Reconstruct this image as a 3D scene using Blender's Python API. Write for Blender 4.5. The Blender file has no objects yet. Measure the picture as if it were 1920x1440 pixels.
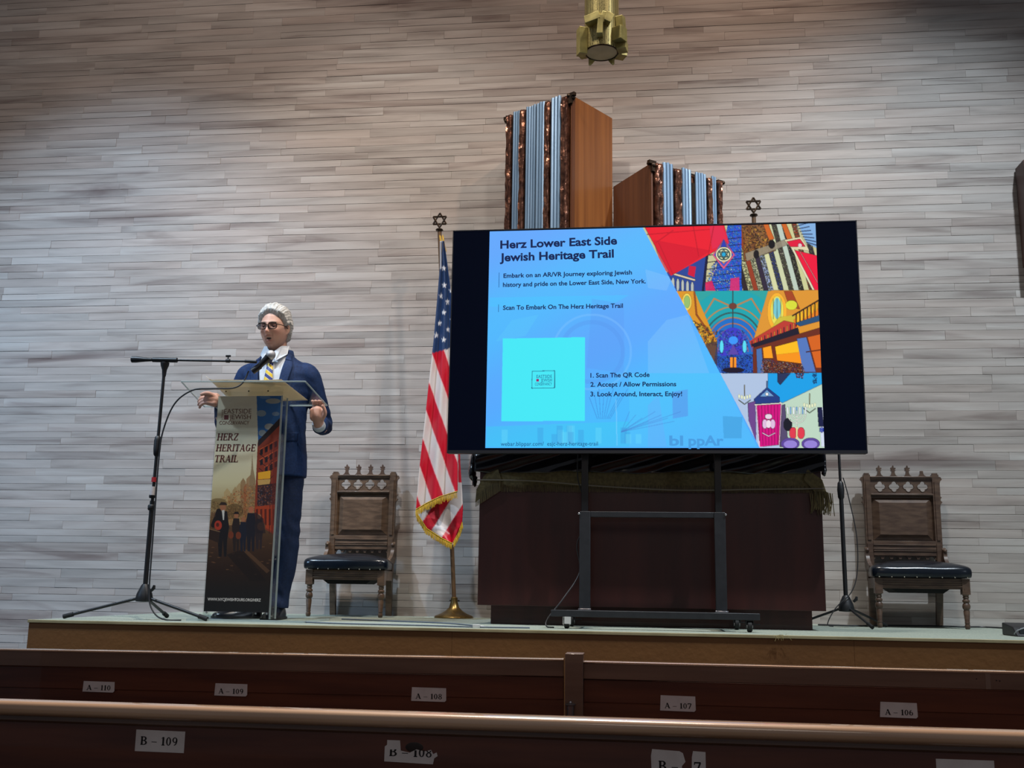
import bpy, bmesh, math, random
import numpy as np
from mathutils import Vector, Matrix
from mathutils.bvhtree import BVHTree
random.seed(7)
C = bpy.context.scene.collection
SC = bpy.context.scene

# ---------------------------------------------------------------- camera, world, lights
CZ = 1.08
ST = 0.88            # stage top
FPX = 1983.0
yaw, pitch, roll = [math.radians(a) for a in (7.088, 10.845, 0.913)]
fw = Vector((-math.sin(yaw)*math.cos(pitch), math.cos(yaw)*math.cos(pitch), math.sin(pitch)))
r0 = Vector((math.cos(yaw), math.sin(yaw), 0)); u0 = r0.cross(fw)
rt = math.cos(roll)*r0 + math.sin(roll)*u0; up = -math.sin(roll)*r0 + math.cos(roll)*u0
cam = bpy.data.objects.new('camera', bpy.data.cameras.new('camera')); C.objects.link(cam)
m3 = Matrix((rt, up, -fw)).transposed()
cam.matrix_world = Matrix.Translation((0, 0, CZ)) @ m3.to_4x4()
cam.data.sensor_width = 36; cam.data.lens = FPX/1920*36; cam.data.clip_start = .05
SC.camera = cam
SC.view_settings.view_transform = 'Standard'; SC.view_settings.look = 'None'
SC.view_settings.exposure = 0.0; SC.view_settings.gamma = 1.0; SC.view_settings.use_curve_mapping = False
w = bpy.data.worlds.new('world'); SC.world = w; w.use_nodes = True
w.node_tree.nodes['Background'].inputs[0].default_value = (.62, .66, .76, 1)
w.node_tree.nodes['Background'].inputs[1].default_value = .16

def lamp(name, kind, loc, target, power, col, size=.3, angle=60, blend=.6):
    d = bpy.data.lights.new(name, kind); d.energy = power; d.color = col
    if kind == 'SPOT': d.spot_size = math.radians(angle); d.spot_blend = blend; d.shadow_soft_size = size
    if kind == 'AREA': d.shape = 'DISK'; d.size = size
    o = bpy.data.objects.new(name, d); C.objects.link(o); o.location = loc
    o.rotation_euler = (Vector(target)-Vector(loc)).to_track_quat('-Z', 'Y').to_euler()
    return o
# ceiling stage spots of the hall, then side light and added fills
lamp('stage_spot_warm', 'SPOT', (2.2, 4.0, 7.8), (-.7, 6.95, 4.8), 500, (1, .68, .48), .10, 66, .9)
lamp('stage_spot_upper_left', 'SPOT', (-2.2, 3.4, 7.6), (-3.6, 6.95, 4.4), 240, (1, .80, .66), .10, 60, 1.0)
lamp('stage_spot_right', 'SPOT', (2.9, 3.7, 6.8), (1.0, 6.9, 1.2), 1200, (.82, .92, 1), .10, 62, .8)
lamp('stage_spot_left', 'SPOT', (-4.6, 3.7, 6.6), (-3.2, 6.9, .9), 1050, (.62, .80, 1), .10, 62, .8)
lamp('stage_spot_middle', 'SPOT', (-1.6, 3.9, 7.0), (-1.6, 6.9, 1.3), 720, (1, .90, .80), .10, 66, .8)
lamp('stage_downlight', 'SPOT', (.4, 4.3, 7.2), (.2, 5.9, .9), 420, (1, .93, .84), .15, 75, .8)
lamp('low_side_light', 'SPOT', (4.5, 3.0, 2.4), (-1.2, 6.9, 2.6), 60, (.75, .87, 1), .25, 60, .9)
lamp('pew_fill_over', 'SPOT', (-.5, 4.6, 5.6), (-.1, 2.0, .9), 1900, (1, .86, .74), .45, 50, .9)  # added warm fill that brightens the pew tops and rails
lamp('pew_fill_behind', 'AREA', (.5, -2.5, 4.6), (0, 3.2, .8), 20, (1, .82, .68), 2.0)  # added weak fill from behind the camera for the dark pew backs
lamp('side_cool_fill', 'SPOT', (-7.5, 2.2, 3.6), (-4.1, 6.9, 1.7), 620, (.42, .68, 1), .5, 52, 1.0)  # added cool wash for the lower left wall, no window built

# ---------------------------------------------------------------- helpers
def S(r, g, b):
    f = lambda c: (c/255/12.92) if c/255 <= .04045 else ((c/255+.055)/1.055)**2.4
    return (f(r), f(g), f(b), 1)
def ray(x, y): return fw + rt*((x-960)/FPX) - up*((y-720)/FPX)
def at(x, y, Y):                       # photo pixel to the point at depth Y
    d = ray(x, y); return Vector((0, 0, CZ)) + d*(Y/d.y)
def proj(p):
    q = Vector(p)-Vector((0, 0, CZ)); z = q.dot(fw); return 960+FPX*q.dot(rt)/z, 720-FPX*q.dot(up)/z

def mat(name, c1, c2=None, scale=(4, 4, 4), rough=.6, metal=0., bump=0., spec=.5, coat=0., detail=4, bscale=None, contrast=(.35, .65), coord='Object'):
    m = bpy.data.materials.new(name); m.use_nodes = True; n = m.node_tree.nodes; l = m.node_tree.links
    b = n['Principled BSDF']; b.inputs['Roughness'].default_value = rough; b.inputs['Metallic'].default_value = metal
    b.inputs['Specular IOR Level'].default_value = spec; b.inputs['Coat Weight'].default_value = coat
    b.inputs['Base Color'].default_value = c1
    if c2 or bump:
        tc = n.new('ShaderNodeTexCoord'); mp = n.new('ShaderNodeMapping'); mp.inputs['Scale'].default_value = scale
        nz = n.new('ShaderNodeTexNoise'); nz.inputs['Scale'].default_value = 1; nz.inputs['Detail'].default_value = detail
        l.new(tc.outputs[coord], mp.inputs[0]); l.new(mp.outputs[0], nz.inputs[0])
        if c2:
            cr = n.new('ShaderNodeValToRGB'); cr.color_ramp.elements[0].position = contrast[0]; cr.color_ramp.elements[1].position = contrast[1]
            cr.color_ramp.elements[0].color = c1; cr.color_ramp.elements[1].color = c2
            l.new(nz.outputs[0], cr.inputs[0]); l.new(cr.outputs[0], b.inputs['Base Color'])
        if bump:
            src = nz
            if bscale:
                mp2 = n.new('ShaderNodeMapping'); mp2.inputs['Scale'].default_value = bscale; src = n.new('ShaderNodeTexNoise')
                src.inputs['Scale'].default_value = 1; l.new(tc.outputs[coord], mp2.inputs[0]); l.new(mp2.outputs[0], src.inputs[0])
            bp = n.new('ShaderNodeBump'); bp.inputs['Strength'].default_value = bump; bp.inputs['Distance'].default_value = .01
            l.new(src.outputs[0], bp.inputs['Height']); l.new(bp.outputs[0], b.inputs['Normal'])
    return m
def vmat(name, rough=.7, emit=0, spec=.3, bump=0, bscale=300):
    m = bpy.data.materials.new(name); m.use_nodes = True; n = m.node_tree.nodes; l = m.node_tree.links
    b = n['Principled BSDF']; a = n.new('ShaderNodeVertexColor'); a.layer_name = 'Col'
    b.inputs['Roughness'].default_value = rough; b.inputs['Specular IOR Level'].default_value = spec
    if emit:
        b.inputs['Base Color'].default_value = (0, 0, 0, 1); b.inputs['Roughness'].default_value = .4
        l.new(a.outputs[0], b.inputs['Emission Color']); b.inputs['Emission Strength'].default_value = emit
    else: l.new(a.outputs[0], b.inputs['Base Color'])
    if bump:
        nz = n.new('ShaderNodeTexNoise'); nz.inputs['Scale'].default_value = bscale; bp = n.new('ShaderNodeBump')
        tc = n.new('ShaderNodeTexCoord'); l.new(tc.outputs['Object'], nz.inputs[0])
        bp.inputs['Strength'].default_value = bump; bp.inputs['Distance'].default_value = .004
        l.new(nz.outputs[0], bp.inputs['Height']); l.new(bp.outputs[0], b.inputs['Normal'])
    return m
def emat(name, col, s=1):
    m = bpy.data.materials.new(name); m.use_nodes = True; b = m.node_tree.nodes['Principled BSDF']
    b.inputs['Base Color'].default_value = (0, 0, 0, 1); b.inputs['Emission Color'].default_value = col; b.inputs['Emission Strength'].default_value = s
    b.inputs['Specular IOR Level'].default_value = .1
    return m
def clear(name, tint=(.93, .97, .96, 1), base=.05, gain=.5):
    m = bpy.data.materials.new(name); m.use_nodes = True; n = m.node_tree.nodes; l = m.node_tree.links
    n.remove(n['Principled BSDF']); o = n['Material Output']
    t = n.new('ShaderNodeBsdfTransparent'); t.inputs[0].default_value = tint
    g = n.new('ShaderNodeBsdfGlossy'); g.inputs['Roughness'].default_value = .05
    lw = n.new('ShaderNodeLayerWeight'); lw.inputs[0].default_value = .35
    ma = n.new('ShaderNodeMath'); ma.operation = 'MULTIPLY_ADD'; ma.inputs[1].default_value = gain; ma.inputs[2].default_value = base
    mx = n.new('ShaderNodeMixShader'); l.new(lw.outputs['Fresnel'], ma.inputs[0]); l.new(ma.outputs[0], mx.inputs[0])
    l.new(t.outputs[0], mx.inputs[1]); l.new(g.outputs[0], mx.inputs[2]); l.new(mx.outputs[0], o.inputs[0])
    return m

def smooth(me, ang=40):
    me.polygons.foreach_set('use_smooth', [True]*len(me.polygons))
    try: me.set_sharp_from_angle(angle=math.radians(ang))
    except Exception: pass
def obj(name, bm, m, parent=None, sm=True, kind=None, bevel=0):
    if isinstance(bm, bmesh.types.BMesh):
        bmesh.ops.recalc_face_normals(bm, faces=bm.faces)
        me = bpy.data.meshes.new(name); bm.to_mesh(me); bm.free()
    else: me = bm
    if sm: smooth(me)
    if m and not me.materials: me.materials.append(m)
    o = bpy.data.objects.new(name, me); C.objects.link(o)
    if parent: o.parent = parent
    if kind: o['kind'] = kind
    if bevel:
        md = o.modifiers.new('bevel', 'BEVEL'); md.width = bevel; md.segments = 2; md.limit_method = 'ANGLE'
    return o
def thing(name, label, cat, loc=(0, 0, 0), rz=0, group=None):
    o = bpy.data.objects.new(name, None); C.objects.link(o); o.location = loc; o.rotation_euler = (0, 0, rz)
    o.empty_display_size = .1
    o['label'] = label; o['category'] = cat
    if group: o['group'] = group
    return o
def tag(o, label, cat, group=None):
    o['label'] = label; o['category'] = cat
    if group: o['group'] = group
    return o
def B(): return bmesh.new()
def box(bm, x0, x1, y0, y1, z0, z1, M=None):
    v = [bm.verts.new((x, y, z)) for x in (x0, x1) for y in (y0, y1) for z in (z0, z1)]
    for f in ((0, 1, 3, 2), (4, 6, 7, 5), (0, 4, 5, 1), (2, 3, 7, 6), (0, 2, 6, 4), (1, 5, 7, 3)): bm.faces.new([v[i] for i in f])
    if M: bmesh.ops.transform(bm, matrix=M, verts=v)
    return bm
def lathe(bm, prof, cx=0, cy=0, n=20, M=None):
    rings = []
    for r, z in prof:
        if r < 1e-5: rings.append([bm.verts.new((cx, cy, z))])
        else: rings.append([bm.verts.new((cx+r*math.cos(2*math.pi*i/n), cy+r*math.sin(2*math.pi*i/n), z)) for i in range(n)])
    for a, b in zip(rings, rings[1:]):
        for i in range(n):
            j = (i+1) % n
            if len(a) == 1 and len(b) == 1: continue
            if len(a) == 1: bm.faces.new((a[0], b[i], b[j]))
            elif len(b) == 1: bm.faces.new((a[i], a[j], b[0]))
            else: bm.faces.new((a[i], a[j], b[j], b[i]))
    if len(rings[0]) > 1: bm.faces.new(rings[0][::-1])
    if len(rings[-1]) > 1: bm.faces.new(rings[-1])
    if M: bmesh.ops.transform(bm, matrix=M, verts=[v for r in rings for v in r])
    return bm
def tube(bm, pts, rad, n=8, cap=True):
    pts = [Vector(p) for p in pts]
    rads = rad if isinstance(rad, (list, tuple)) else [rad]*len(pts)
    rings = []; t0 = (pts[1]-pts[0]).normalized()
    a = t0.orthogonal().normalized()
    for i, p in enumerate(pts):
        t = ((pts[min(i+1, len(pts)-1)]-pts[max(i-1, 0)])).normalized()
        a = (a - t*a.dot(t)).normalized(); b = t.cross(a)
        rings.append([bm.verts.new(p + (a*math.cos(2*math.pi*k/n)+b*math.sin(2*math.pi*k/n))*rads[i]) for k in range(n)])
    for r, s in zip(rings, rings[1:]):
        for k in range(n): bm.faces.new((r[k], r[(k+1) % n], s[(k+1) % n], s[k]))
    if cap: bm.faces.new(rings[0][::-1]); bm.faces.new(rings[-1])
    return bm
def spline(pts, k=8):
    pts = [Vector(p) for p in pts]; o = []
    for i in range(len(pts)-1):
        p0, p1, p2, p3 = pts[max(i-1, 0)], pts[i], pts[i+1], pts[min(i+2, len(pts)-1)]
        for j in range(k):
            t = j/k; o.append(.5*((2*p1)+(p2-p0)*t+(2*p0-5*p1+4*p2-p3)*t*t+(-p0+3*p1-3*p2+p3)*t**3))
    o.append(pts[-1]); return o
def prism(bm, poly, y0, y1, M=None):        # poly in xz, extruded along y
    a = [bm.verts.new((x, y0, z)) for x, z in poly]; b = [bm.verts.new((x, y1, z)) for x, z in poly]
    bm.faces.new(a); bm.faces.new(b[::-1]); n = len(poly)
    for i in range(n): bm.faces.new((a[i], b[i], b[(i+1) % n], a[(i+1) % n]))
    if M: bmesh.ops.transform(bm, matrix=M, verts=a+b)
    return bm
def sphere(bm, c, r, n=12, sc=(1, 1, 1)):
    m = Matrix.Translation(c) @ Matrix.Diagonal((sc[0], sc[1], sc[2], 1))
    bmesh.ops.create_uvsphere(bm, u_segments=n, v_segments=max(6, n*2//3), radius=r, matrix=m); return bm
def colour(me, cols):
    a = me.color_attributes.new('Col', 'FLOAT_COLOR', 'POINT')
    c = np.ones((len(me.vertices), 4), dtype=np.float32); c[:, :3] = cols[:, :3]; a.data.foreach_set('color', c.ravel())
def grid_mesh(name, P):                    # P: (nv,nu,3) array
    nv, nu = P.shape[:2]
    idx = np.arange(nv*nu).reshape(nv, nu)
    q = np.stack([idx[:-1, :-1], idx[:-1, 1:], idx[1:, 1:], idx[1:, :-1]], -1).reshape(-1, 4)
    me = bpy.data.meshes.new(name); me.vertices.add(nv*nu); me.vertices.foreach_set('co', P.astype(np.float32).ravel())
    me.loops.add(q.size); me.loops.foreach_set('vertex_index', q.ravel().astype(np.int32))
    me.polygons.add(len(q)); me.polygons.foreach_set('loop_start', np.arange(0, q.size, 4, dtype=np.int32))
    me.update(calc_edges=True); return me

# lettering: sans from the built-in face, serif from drawn strokes
_tc = {}
def text(name, s, x, z, y, cap, width, m, parent, bold=0., shear=0., squash=None, depth=.0006, rot=0):
    cu = bpy.data.curves.new('t', 'FONT'); cu.body = s; cu.size = 1; cu.offset = bold; cu.extrude = 0; cu.shear = shear; cu.resolution_u = 3
    ob = bpy.data.objects.new('t', cu); C.objects.link(ob)
    bpy.context.view_layer.update()
    me = bpy.data.meshes.new_from_object(ob.evaluated_get(bpy.context.evaluated_depsgraph_get()))
    bpy.data.objects.remove(ob)
    n = len(me.vertices); co = np.zeros(n*3, dtype=np.float32); me.vertices.foreach_get('co', co); co = co.reshape(-1, 3)
    x0, x1 = co[:, 0].min(), co[:, 0].max()
    sz = cap/.69; sx = sz if width is None else width/(x1-x0)
    X = (co[:, 0]-x0)*sx; Z = co[:, 1]*sz
    if rot: X, Z = X*math.cos(rot)-Z*math.sin(rot), X*math.sin(rot)+Z*math.cos(rot)
    o = np.stack([X+x, np.full(n, y), Z+z], 1); me.vertices.foreach_set('co', o.astype(np.float32).ravel())
    me.materials.clear(); me.name = name
    return obj(name, me, m, parent, sm=False)
T, t_ = .2, .085
GL = {
 'H': (.95, [('v', .2, T), ('v', .75, T), ('h', .2, .75, .5, t_), ('s', .2), ('s', .75), ('S', .2), ('S', .75)]),
 'E': (.8, [('v', .2, T), ('h', .1, .7, .04, t_), ('h', .1, .7, .96, t_), ('h', .2, .55, .5, t_), ('d', .68, 0, .72, .25, t_), ('d', .68, 1, .72, .75, t_), ('d', .55, .38, .55, .62, t_)]),
 'R': (.92, [('v', .2, T), ('s', .2), ('S', .2), ('a', .4, .74, .3, .26, -90, 90, T, t_), ('h', .2, .42, .96, t_), ('h', .2, .42, .52, t_), ('d', .45, .5, .78, .04, T), ('h', .68, .92, .04, t_)]),
 'Z': (.8, [('h', .08, .72, .96, t_), ('h', .08, .72, .04, t_), ('d', .14, .05, .66, .95, T), ('d', .1, 1, .1, .75, t_), ('d', .7, 0, .7, .25, t_)]),
 'I': (.42, [('v', .2, T), ('s', .2), ('S', .2)]),
 'T': (.82, [('v', .4, T), ('S', .4), ('h', .05, .75, .96, t_), ('d', .07, 1, .07, .75, t_), ('d', .74, 1, .74, .75, t_)]),
 'A': (.9, [('d', .14, .03, .42, 1, t_), ('d', .42, 1, .74, .03, T), ('h', .22, .62, .33, t_), ('h', .02, .26, .04, t_), ('h', .6, .9, .04, t_)]),
 'G': (.9, [('a', .44, .5, .38, .5, 40, 330, T, t_), ('v2', .7, 0.08, .45, T*.8), ('h', .55, .85, .45, t_)]),
 'L': (.78, [('v', .2, T), ('S', .2), ('s', .2), ('h', .1, .7, .04, t_), ('d', .68, 0, .7, .28, t_)]),
 'B': (.88, [('v', .2, T), ('h', .05, .45, .96, t_), ('h', .05, .45, .04, t_), ('h', .2, .45, .52, t_), ('a', .42, .75, .3, .25, -90, 90, T, t_), ('a', .42, .27, .36, .27, -90, 90, T, t_)]),
 '0': (.7, [('a', .33, .5, .28, .5, 0, 360, T*.8, t_)]),
 '1': (.55, [('v', .28, T), ('S', .28), ('d', .06, .82, .3, .97, t_)]),
 '6': (.7, [('a', .33, .32, .28, .32, 0, 360, T*.75, t_), ('a', .43, .42, .38, .56, 95, 200, T*.75, t_)]),
 '7': (.7, [('h', .05, .62, .93, .14), ('d', .58, .9, .25, 0, T*.8), ('d', .08, 1, .06, .72, t_)]),
 '8': (.7, [('a', .33, .27, .28, .28, 0, 360, T*.75, t_), ('a', .33, .76, .24, .24, 0, 360, T*.65, t_)]),
 '9': (.7, [('a', .33, .68, .28, .32, 0, 360, T*.75, t_), ('a', .23, .58, .38, .56, -85, 20, T*.75, t_)]),
 '-': (.85, [('h', .1, .7, .38, .07)]), ' ': (.3, []),
}
def serif(name, s, x, z, y, cap, width, m, parent, clip=None, tilt=0.):
    bm = B(); adv = 0
    def quad(p): 
        if clip and any(not clip(a, b) for a, b in [((sum(q[0] for q in p)/4), (sum(q[1] for q in p)/4))]): return
        P.append(p)
    P = []
    def line(xa, ya, xb, yb, wd, horiz=False):
        # width measured horizontally for diagonals, vertically for bars
        k = 4
        for i in range(k):
            a0, a1 = i/k, (i+1)/k
            X0, Y0, X1, Y1 = xa+(xb-xa)*a0, ya+(yb-ya)*a0, xa+(xb-xa)*a1, ya+(yb-ya)*a1
            if horiz: quad([(X0, Y0-wd/2), (X1, Y1-wd/2), (X1, Y1+wd/2), (X0, Y0+wd/2)])
            else: quad([(X0-wd/2, Y0), (X0+wd/2, Y0), (X1+wd/2, Y1), (X1-wd/2, Y1)])
    for ch in s:
        wd, st = GL[ch]
        for q in st:
            k = q[0]
            if k == 'v': line(adv+q[1], 0, adv+q[1], 1, q[2])
            elif k == 'v2': line(adv+q[1], q[2], adv+q[1], q[3], q[4])
            elif k == 'h': line(adv+q[1], q[3], adv+q[2], q[3], q[4], True)
            elif k == 'd': line(adv+q[1], q[2], adv+q[3], q[4], q[5])
            elif k == 's': line(adv+q[1]-.18, .96, adv+q[1]+.18, .96, t_, True)
            elif k == 'S': line(adv+q[1]-.18, .04, adv+q[1]+.18, .04, t_, True)
            elif k == 'a':
                _, cx, cy, rx, ry, a0, a1, wx, wy = q; n = 18
                for i in range(n):
                    p = []
                    for a, o in ((i, 1), (i+1, 1), (i+1, 0), (i, 0)):
                        an = math.radians(a0+(a1-a0)*a/n)
                        p.append((adv+cx+(rx-(0 if o else wx))*math.cos(an), cy+(ry-(0 if o else wy))*math.sin(an)))
                    quad(p)
        adv += wd
    sx = width/adv if width else cap
    for p in P:
        try: bm.faces.new([bm.verts.new((x+a*sx + tilt*b*cap, y, z+b*cap)) for a, b in p])
        except Exception: pass
    return obj(name, bm, m, parent, sm=False)

# raster painting in photo pixels, sampled on dense grids as colour attributes
class Canvas:
    def __init__(s, x0, y0, x1, y1, k=2.0):
        s.x0, s.y0, s.k = x0, y0, k; s.w = int((x1-x0)*k); s.h = int((y1-y0)*k)
        s.a = np.zeros((s.h, s.w, 3)); s.Y, s.X = np.mgrid[0:s.h, 0:s.w]; s.X = s.X/k+x0; s.Y = s.Y/k+y0
        s.rng = np.random.RandomState(3)
    def mask(s, poly):
        m = np.zeros(s.X.shape, bool); n = len(poly)
        xs = [p[0] for p in poly]; ys = [p[1] for p in poly]
        i0 = max(0, int((min(ys)-s.y0)*s.k)-1); i1 = min(s.h, int((max(ys)-s.y0)*s.k)+2)
        j0 = max(0, int((min(xs)-s.x0)*s.k)-1); j1 = min(s.w, int((max(xs)-s.x0)*s.k)+2)
        if i1 <= i0 or j1 <= j0: return m
        X = s.X[i0:i1, j0:j1]; Y = s.Y[i0:i1, j0:j1]; q = np.zeros(X.shape, bool)
        for i in range(n):
            (xa, ya), (xb, yb) = poly[i], poly[(i+1) % n]
            if ya == yb: continue
            c = ((ya > Y) != (yb > Y)) & (X < (xb-xa)*(Y-ya)/(yb-ya)+xa); q ^= c
        m[i0:i1, j0:j1] = q; return m
    def put(s, m, c, al=1): s.a[m] = s.a[m]*(1-al)+np.array(c)/255*al
    def poly(s, p, c, al=1, clip=None):
        m = s.mask(p); m = m & clip if clip is not None else m; s.put(m, c, al); return m
    def ell(s, cx, cy, rx, ry, c, al=1, clip=None, ring=None):
        d = ((s.X-cx)/rx)**2+((s.Y-cy)/ry)**2; m = d < 1
        if ring: m &= ((s.X-cx)/(rx-ring))**2+((s.Y-cy)/(ry-ring))**2 > 1
        if clip is not None: m &= clip
        s.put(m, c, al); return m
    def line(s, pts, wd, c, al=1, clip=None):
        for (xa, ya), (xb, yb) in zip(pts, pts[1:]):
            dx, dy = xb-xa, yb-ya; L = dx*dx+dy*dy+1e-9
            t = np.clip(((s.X-xa)*dx+(s.Y-ya)*dy)/L, 0, 1)
            m = (s.X-xa-t*dx)**2+(s.Y-ya-t*dy)**2 < (wd/2)**2
            if clip is not None: m &= clip
            s.put(m, c, al)
    def speck(s, m, cols, cell=3, al=.7, dens=.6):
        ii, jj = np.nonzero(m)
        if len(ii) == 0: return
        n = int(len(ii)/(cell*cell*s.k*s.k)*dens*1.6)
        for q in range(n):
            r = s.rng.randint(len(ii)); i, j = ii[r], jj[r]; R = int(cell*s.k*.9)+1
            a0, a1, b0, b1 = max(0, i-R), min(s.h, i+R+1), max(0, j-R), min(s.w, j+R+1)
            X = s.X[a0:a1, b0:b1]-s.X[i, j]; Y = s.Y[a0:a1, b0:b1]-s.Y[i, j]; an = s.rng.rand()*3.14
            u = X*math.cos(an)+Y*math.sin(an); v = -X*math.sin(an)+Y*math.cos(an)
            d = (u/(cell*.75))**2+((v-.12*u*u/cell)/(cell*.28))**2 < 1
            d &= m[a0:a1, b0:b1]; s.a[a0:a1, b0:b1][d] = s.a[a0:a1, b0:b1][d]*(1-al)+np.array(cols[s.rng.randint(len(cols))])/255*al
    def outline(s, m, amt=1.2):
        L = s.a.mean(2); g = np.abs(np.roll(L, 1, 0)-np.roll(L, -1, 0))+np.abs(np.roll(L, 1, 1)-np.roll(L, -1, 1))
        k = np.clip(g*amt, 0, .75)*m; s.a *= (1-k)[..., None]
    def speck_old(s, m, cols, cell=3, al=.7, dens=.6):
        X = ((s.X-s.x0)/cell).astype(int); Y = ((s.Y-s.y0)/cell).astype(int)
        R = s.rng.rand(Y.max()+1, X.max()+1)[Y, X]; K = s.rng.randint(0, len(cols), (Y.max()+1, X.max()+1))[Y, X]
        for i, c in enumerate(cols): s.put(m & (R < dens) & (K == i), c, al)
    def lin(s): 
        a = np.clip(s.a, 0, 1); return np.where(a <= .04045, a/12.92, ((a+.055)/1.055)**2.4)
    def sample(s, px, py):
        L = s.lin(); j = np.clip((px-s.x0)*s.k, 0, s.w-1.001); i = np.clip((py-s.y0)*s.k, 0, s.h-1.001)
        j0 = j.astype(int); i0 = i.astype(int); fj = (j-j0)[..., None]; fi = (i-i0)[..., None]
        j1 = np.minimum(j0+1, s.w-1); i1 = np.minimum(i0+1, s.h-1)
        return (L[i0, j0]*(1-fj)+L[i0, j1]*fj)*(1-fi)+(L[i1, j0]*(1-fj)+L[i1, j1]*fj)*fi
def projA(P):
    q = P-np.array([0, 0, CZ]); z = q@np.array(fw); return 960+FPX*(q@np.array(rt))/z, 720-FPX*(q@np.array(up))/z
def painted_panel(name, cv, x0, x1, z0, z1, y, nu, nv, m, parent):
    X, Z = np.meshgrid(np.linspace(x0, x1, nu), np.linspace(z1, z0, nv)); P = np.stack([X, np.full(X.shape, y), Z], -1)
    px, py = projA(P); me = grid_mesh(name, P); colour(me, cv.sample(px, py).reshape(-1, 3))
    return obj(name, me, m, parent, sm=False)

# ---------------------------------------------------------------- materials
M_black = mat('black_metal', S(22, 23, 26), rough=.4, spec=.5)
M_dkmetal = mat('charcoal_metal', S(40, 43, 48), S(46, 49, 54), (30, 30, 30), .45, .2)
M_chrome = mat('chrome', S(200, 200, 205), rough=.2, metal=1)
M_rubber = mat('rubber', S(18, 18, 20), rough=.7)
M_brass = mat('brass', S(150, 125, 75), S(110, 88, 50), (20, 20, 20), .35, .9)
M_gold = mat('gold_fringe', S(215, 175, 40), S(150, 115, 20), (200, 200, 30), .6)
M_paper = mat('paper', S(196, 190, 190), S(206, 202, 202), (30, 30, 30), .8)
M_ink = mat('ink', S(18, 16, 20), rough=.8)

# ================================================================ SETTING
def stone_material():
    m = bpy.data.materials.new('limestone'); m.use_nodes = True; n = m.node_tree.nodes; l = m.node_tree.links
    b = n['Principled BSDF']; b.inputs['Roughness'].default_value = .75; b.inputs['Specular IOR Level'].default_value = .25
    g = n.new('ShaderNodeNewGeometry'); a = n.new('ShaderNodeVertexColor'); a.layer_name = 'Col'
    # each stone carries its own random triple: tone, warmth, vein seed
    sp = n.new('ShaderNodeSeparateColor'); l.new(a.outputs[0], sp.inputs[0])
    cx = n.new('ShaderNodeCombineXYZ'); mu = n.new('ShaderNodeMath'); mu.operation = 'MULTIPLY'; mu.inputs[1].default_value = 40
    l.new(sp.outputs[2], mu.inputs[0]); l.new(mu.outputs[0], cx.inputs[0]); l.new(mu.outputs[0], cx.inputs[1])
    mp = n.new('ShaderNodeMapping'); mp.inputs['Scale'].default_value = (1.3, 1, 15); l.new(g.outputs['Position'], mp.inputs[0])
    ad = n.new('ShaderNodeVectorMath'); ad.operation = 'ADD'; l.new(mp.outputs[0], ad.inputs[0]); l.new(cx.outputs[0], ad.inputs[1])
    nz = n.new('ShaderNodeTexNoise'); nz.inputs['Scale'].default_value = 1; nz.inputs['Detail'].default_value = 5; nz.inputs['Roughness'].default_value = .5; nz.inputs['Distortion'].default_value = .5
    l.new(ad.outputs[0], nz.inputs[0])
    r1 = n.new('ShaderNodeValToRGB'); e = r1.color_ramp.elements
    e[0].position = .22; e[0].color = S(124, 115, 112); e[1].position = .8; e[1].color = S(183, 182, 179)
    q = r1.color_ramp.elements.new(.42); q.color = S(157, 153, 149)
    q = r1.color_ramp.elements.new(.55); q.color = S(169, 164, 160)
    l.new(nz.outputs[0], r1.inputs[0])
    # tone per stone
    r2 = n.new('ShaderNodeMapRange'); r2.inputs[3].default_value = .89; r2.inputs[4].default_value = 1.09; l.new(sp.outputs[0], r2.inputs[0])
    mx = n.new('ShaderNodeVectorMath'); mx.operation = 'SCALE'; l.new(r1.outputs[0], mx.inputs[0]); l.new(r2.outputs[0], mx.inputs['Scale'])
    # dark mineral bands wandering over the wall
    mp2 = n.new('ShaderNodeMapping'); mp2.inputs['Scale'].default_value = (.55, 1, 5.5); l.new(g.outputs['Position'], mp2.inputs[0])
    n2 = n.new('ShaderNodeTexNoise'); n2.inputs['Scale'].default_value = 1; n2.inputs['Detail'].default_value = 5; n2.inputs['Distortion'].default_value = 1.0; l.new(mp2.outputs[0], n2.inputs[0])
    r3 = n.new('ShaderNodeValToRGB'); r3.color_ramp.elements[0].position = .58; r3.color_ramp.elements[1].position = .74; l.new(n2.outputs[0], r3.inputs[0])
    mm = n.new('ShaderNodeMath'); mm.operation = 'MULTIPLY'; mm.inputs[1].default_value = .7; l.new(r3.outputs[0], mm.inputs[0])
    mc = n.new('ShaderNodeMix'); mc.data_type = 'RGBA'; l.new(mm.outputs[0], mc.inputs['Factor']); l.new(mx.outputs[0], mc.inputs['A']); mc.inputs['B'].default_value = S(92, 76, 74)
    # warm or grey per stone
    mw = n.new('ShaderNodeMix'); mw.data_type = 'RGBA'; mw.blend_type = 'MULTIPLY'
    k = n.new('ShaderNodeMath'); k.operation = 'MULTIPLY'; k.inputs[1].default_value = .5; l.new(sp.outputs[1], k.inputs[0])
    l.new(k.outputs[0], mw.inputs['Factor']); l.new(mc.outputs['Result'], mw.inputs['A']); mw.inputs['B'].default_value = S(246, 232, 226)
    l.new(mw.outputs['Result'], b.inputs['Base Color'])
    bp = n.new('ShaderNodeBump'); bp.inputs['Strength'].default_value = .25; bp.inputs['Distance'].default_value = .005
    l.new(nz.outputs[0], bp.inputs['Height']); l.new(bp.outputs[0], b.inputs['Normal'])
    return m
M_stone = stone_material()
WY = 6.95
wall = obj('wall_back', box(B(), -9, 8, WY+.03, WY+.25, 0, 8), mat('wall_mortar', S(134, 128, 124), S(144, 138, 134), (9, 9, 9), .9))
wall['kind'] = 'structure'; wall['label'] = 'wall of long thin pale grey stone courses behind the stage'
rs = random.Random(11)
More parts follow.
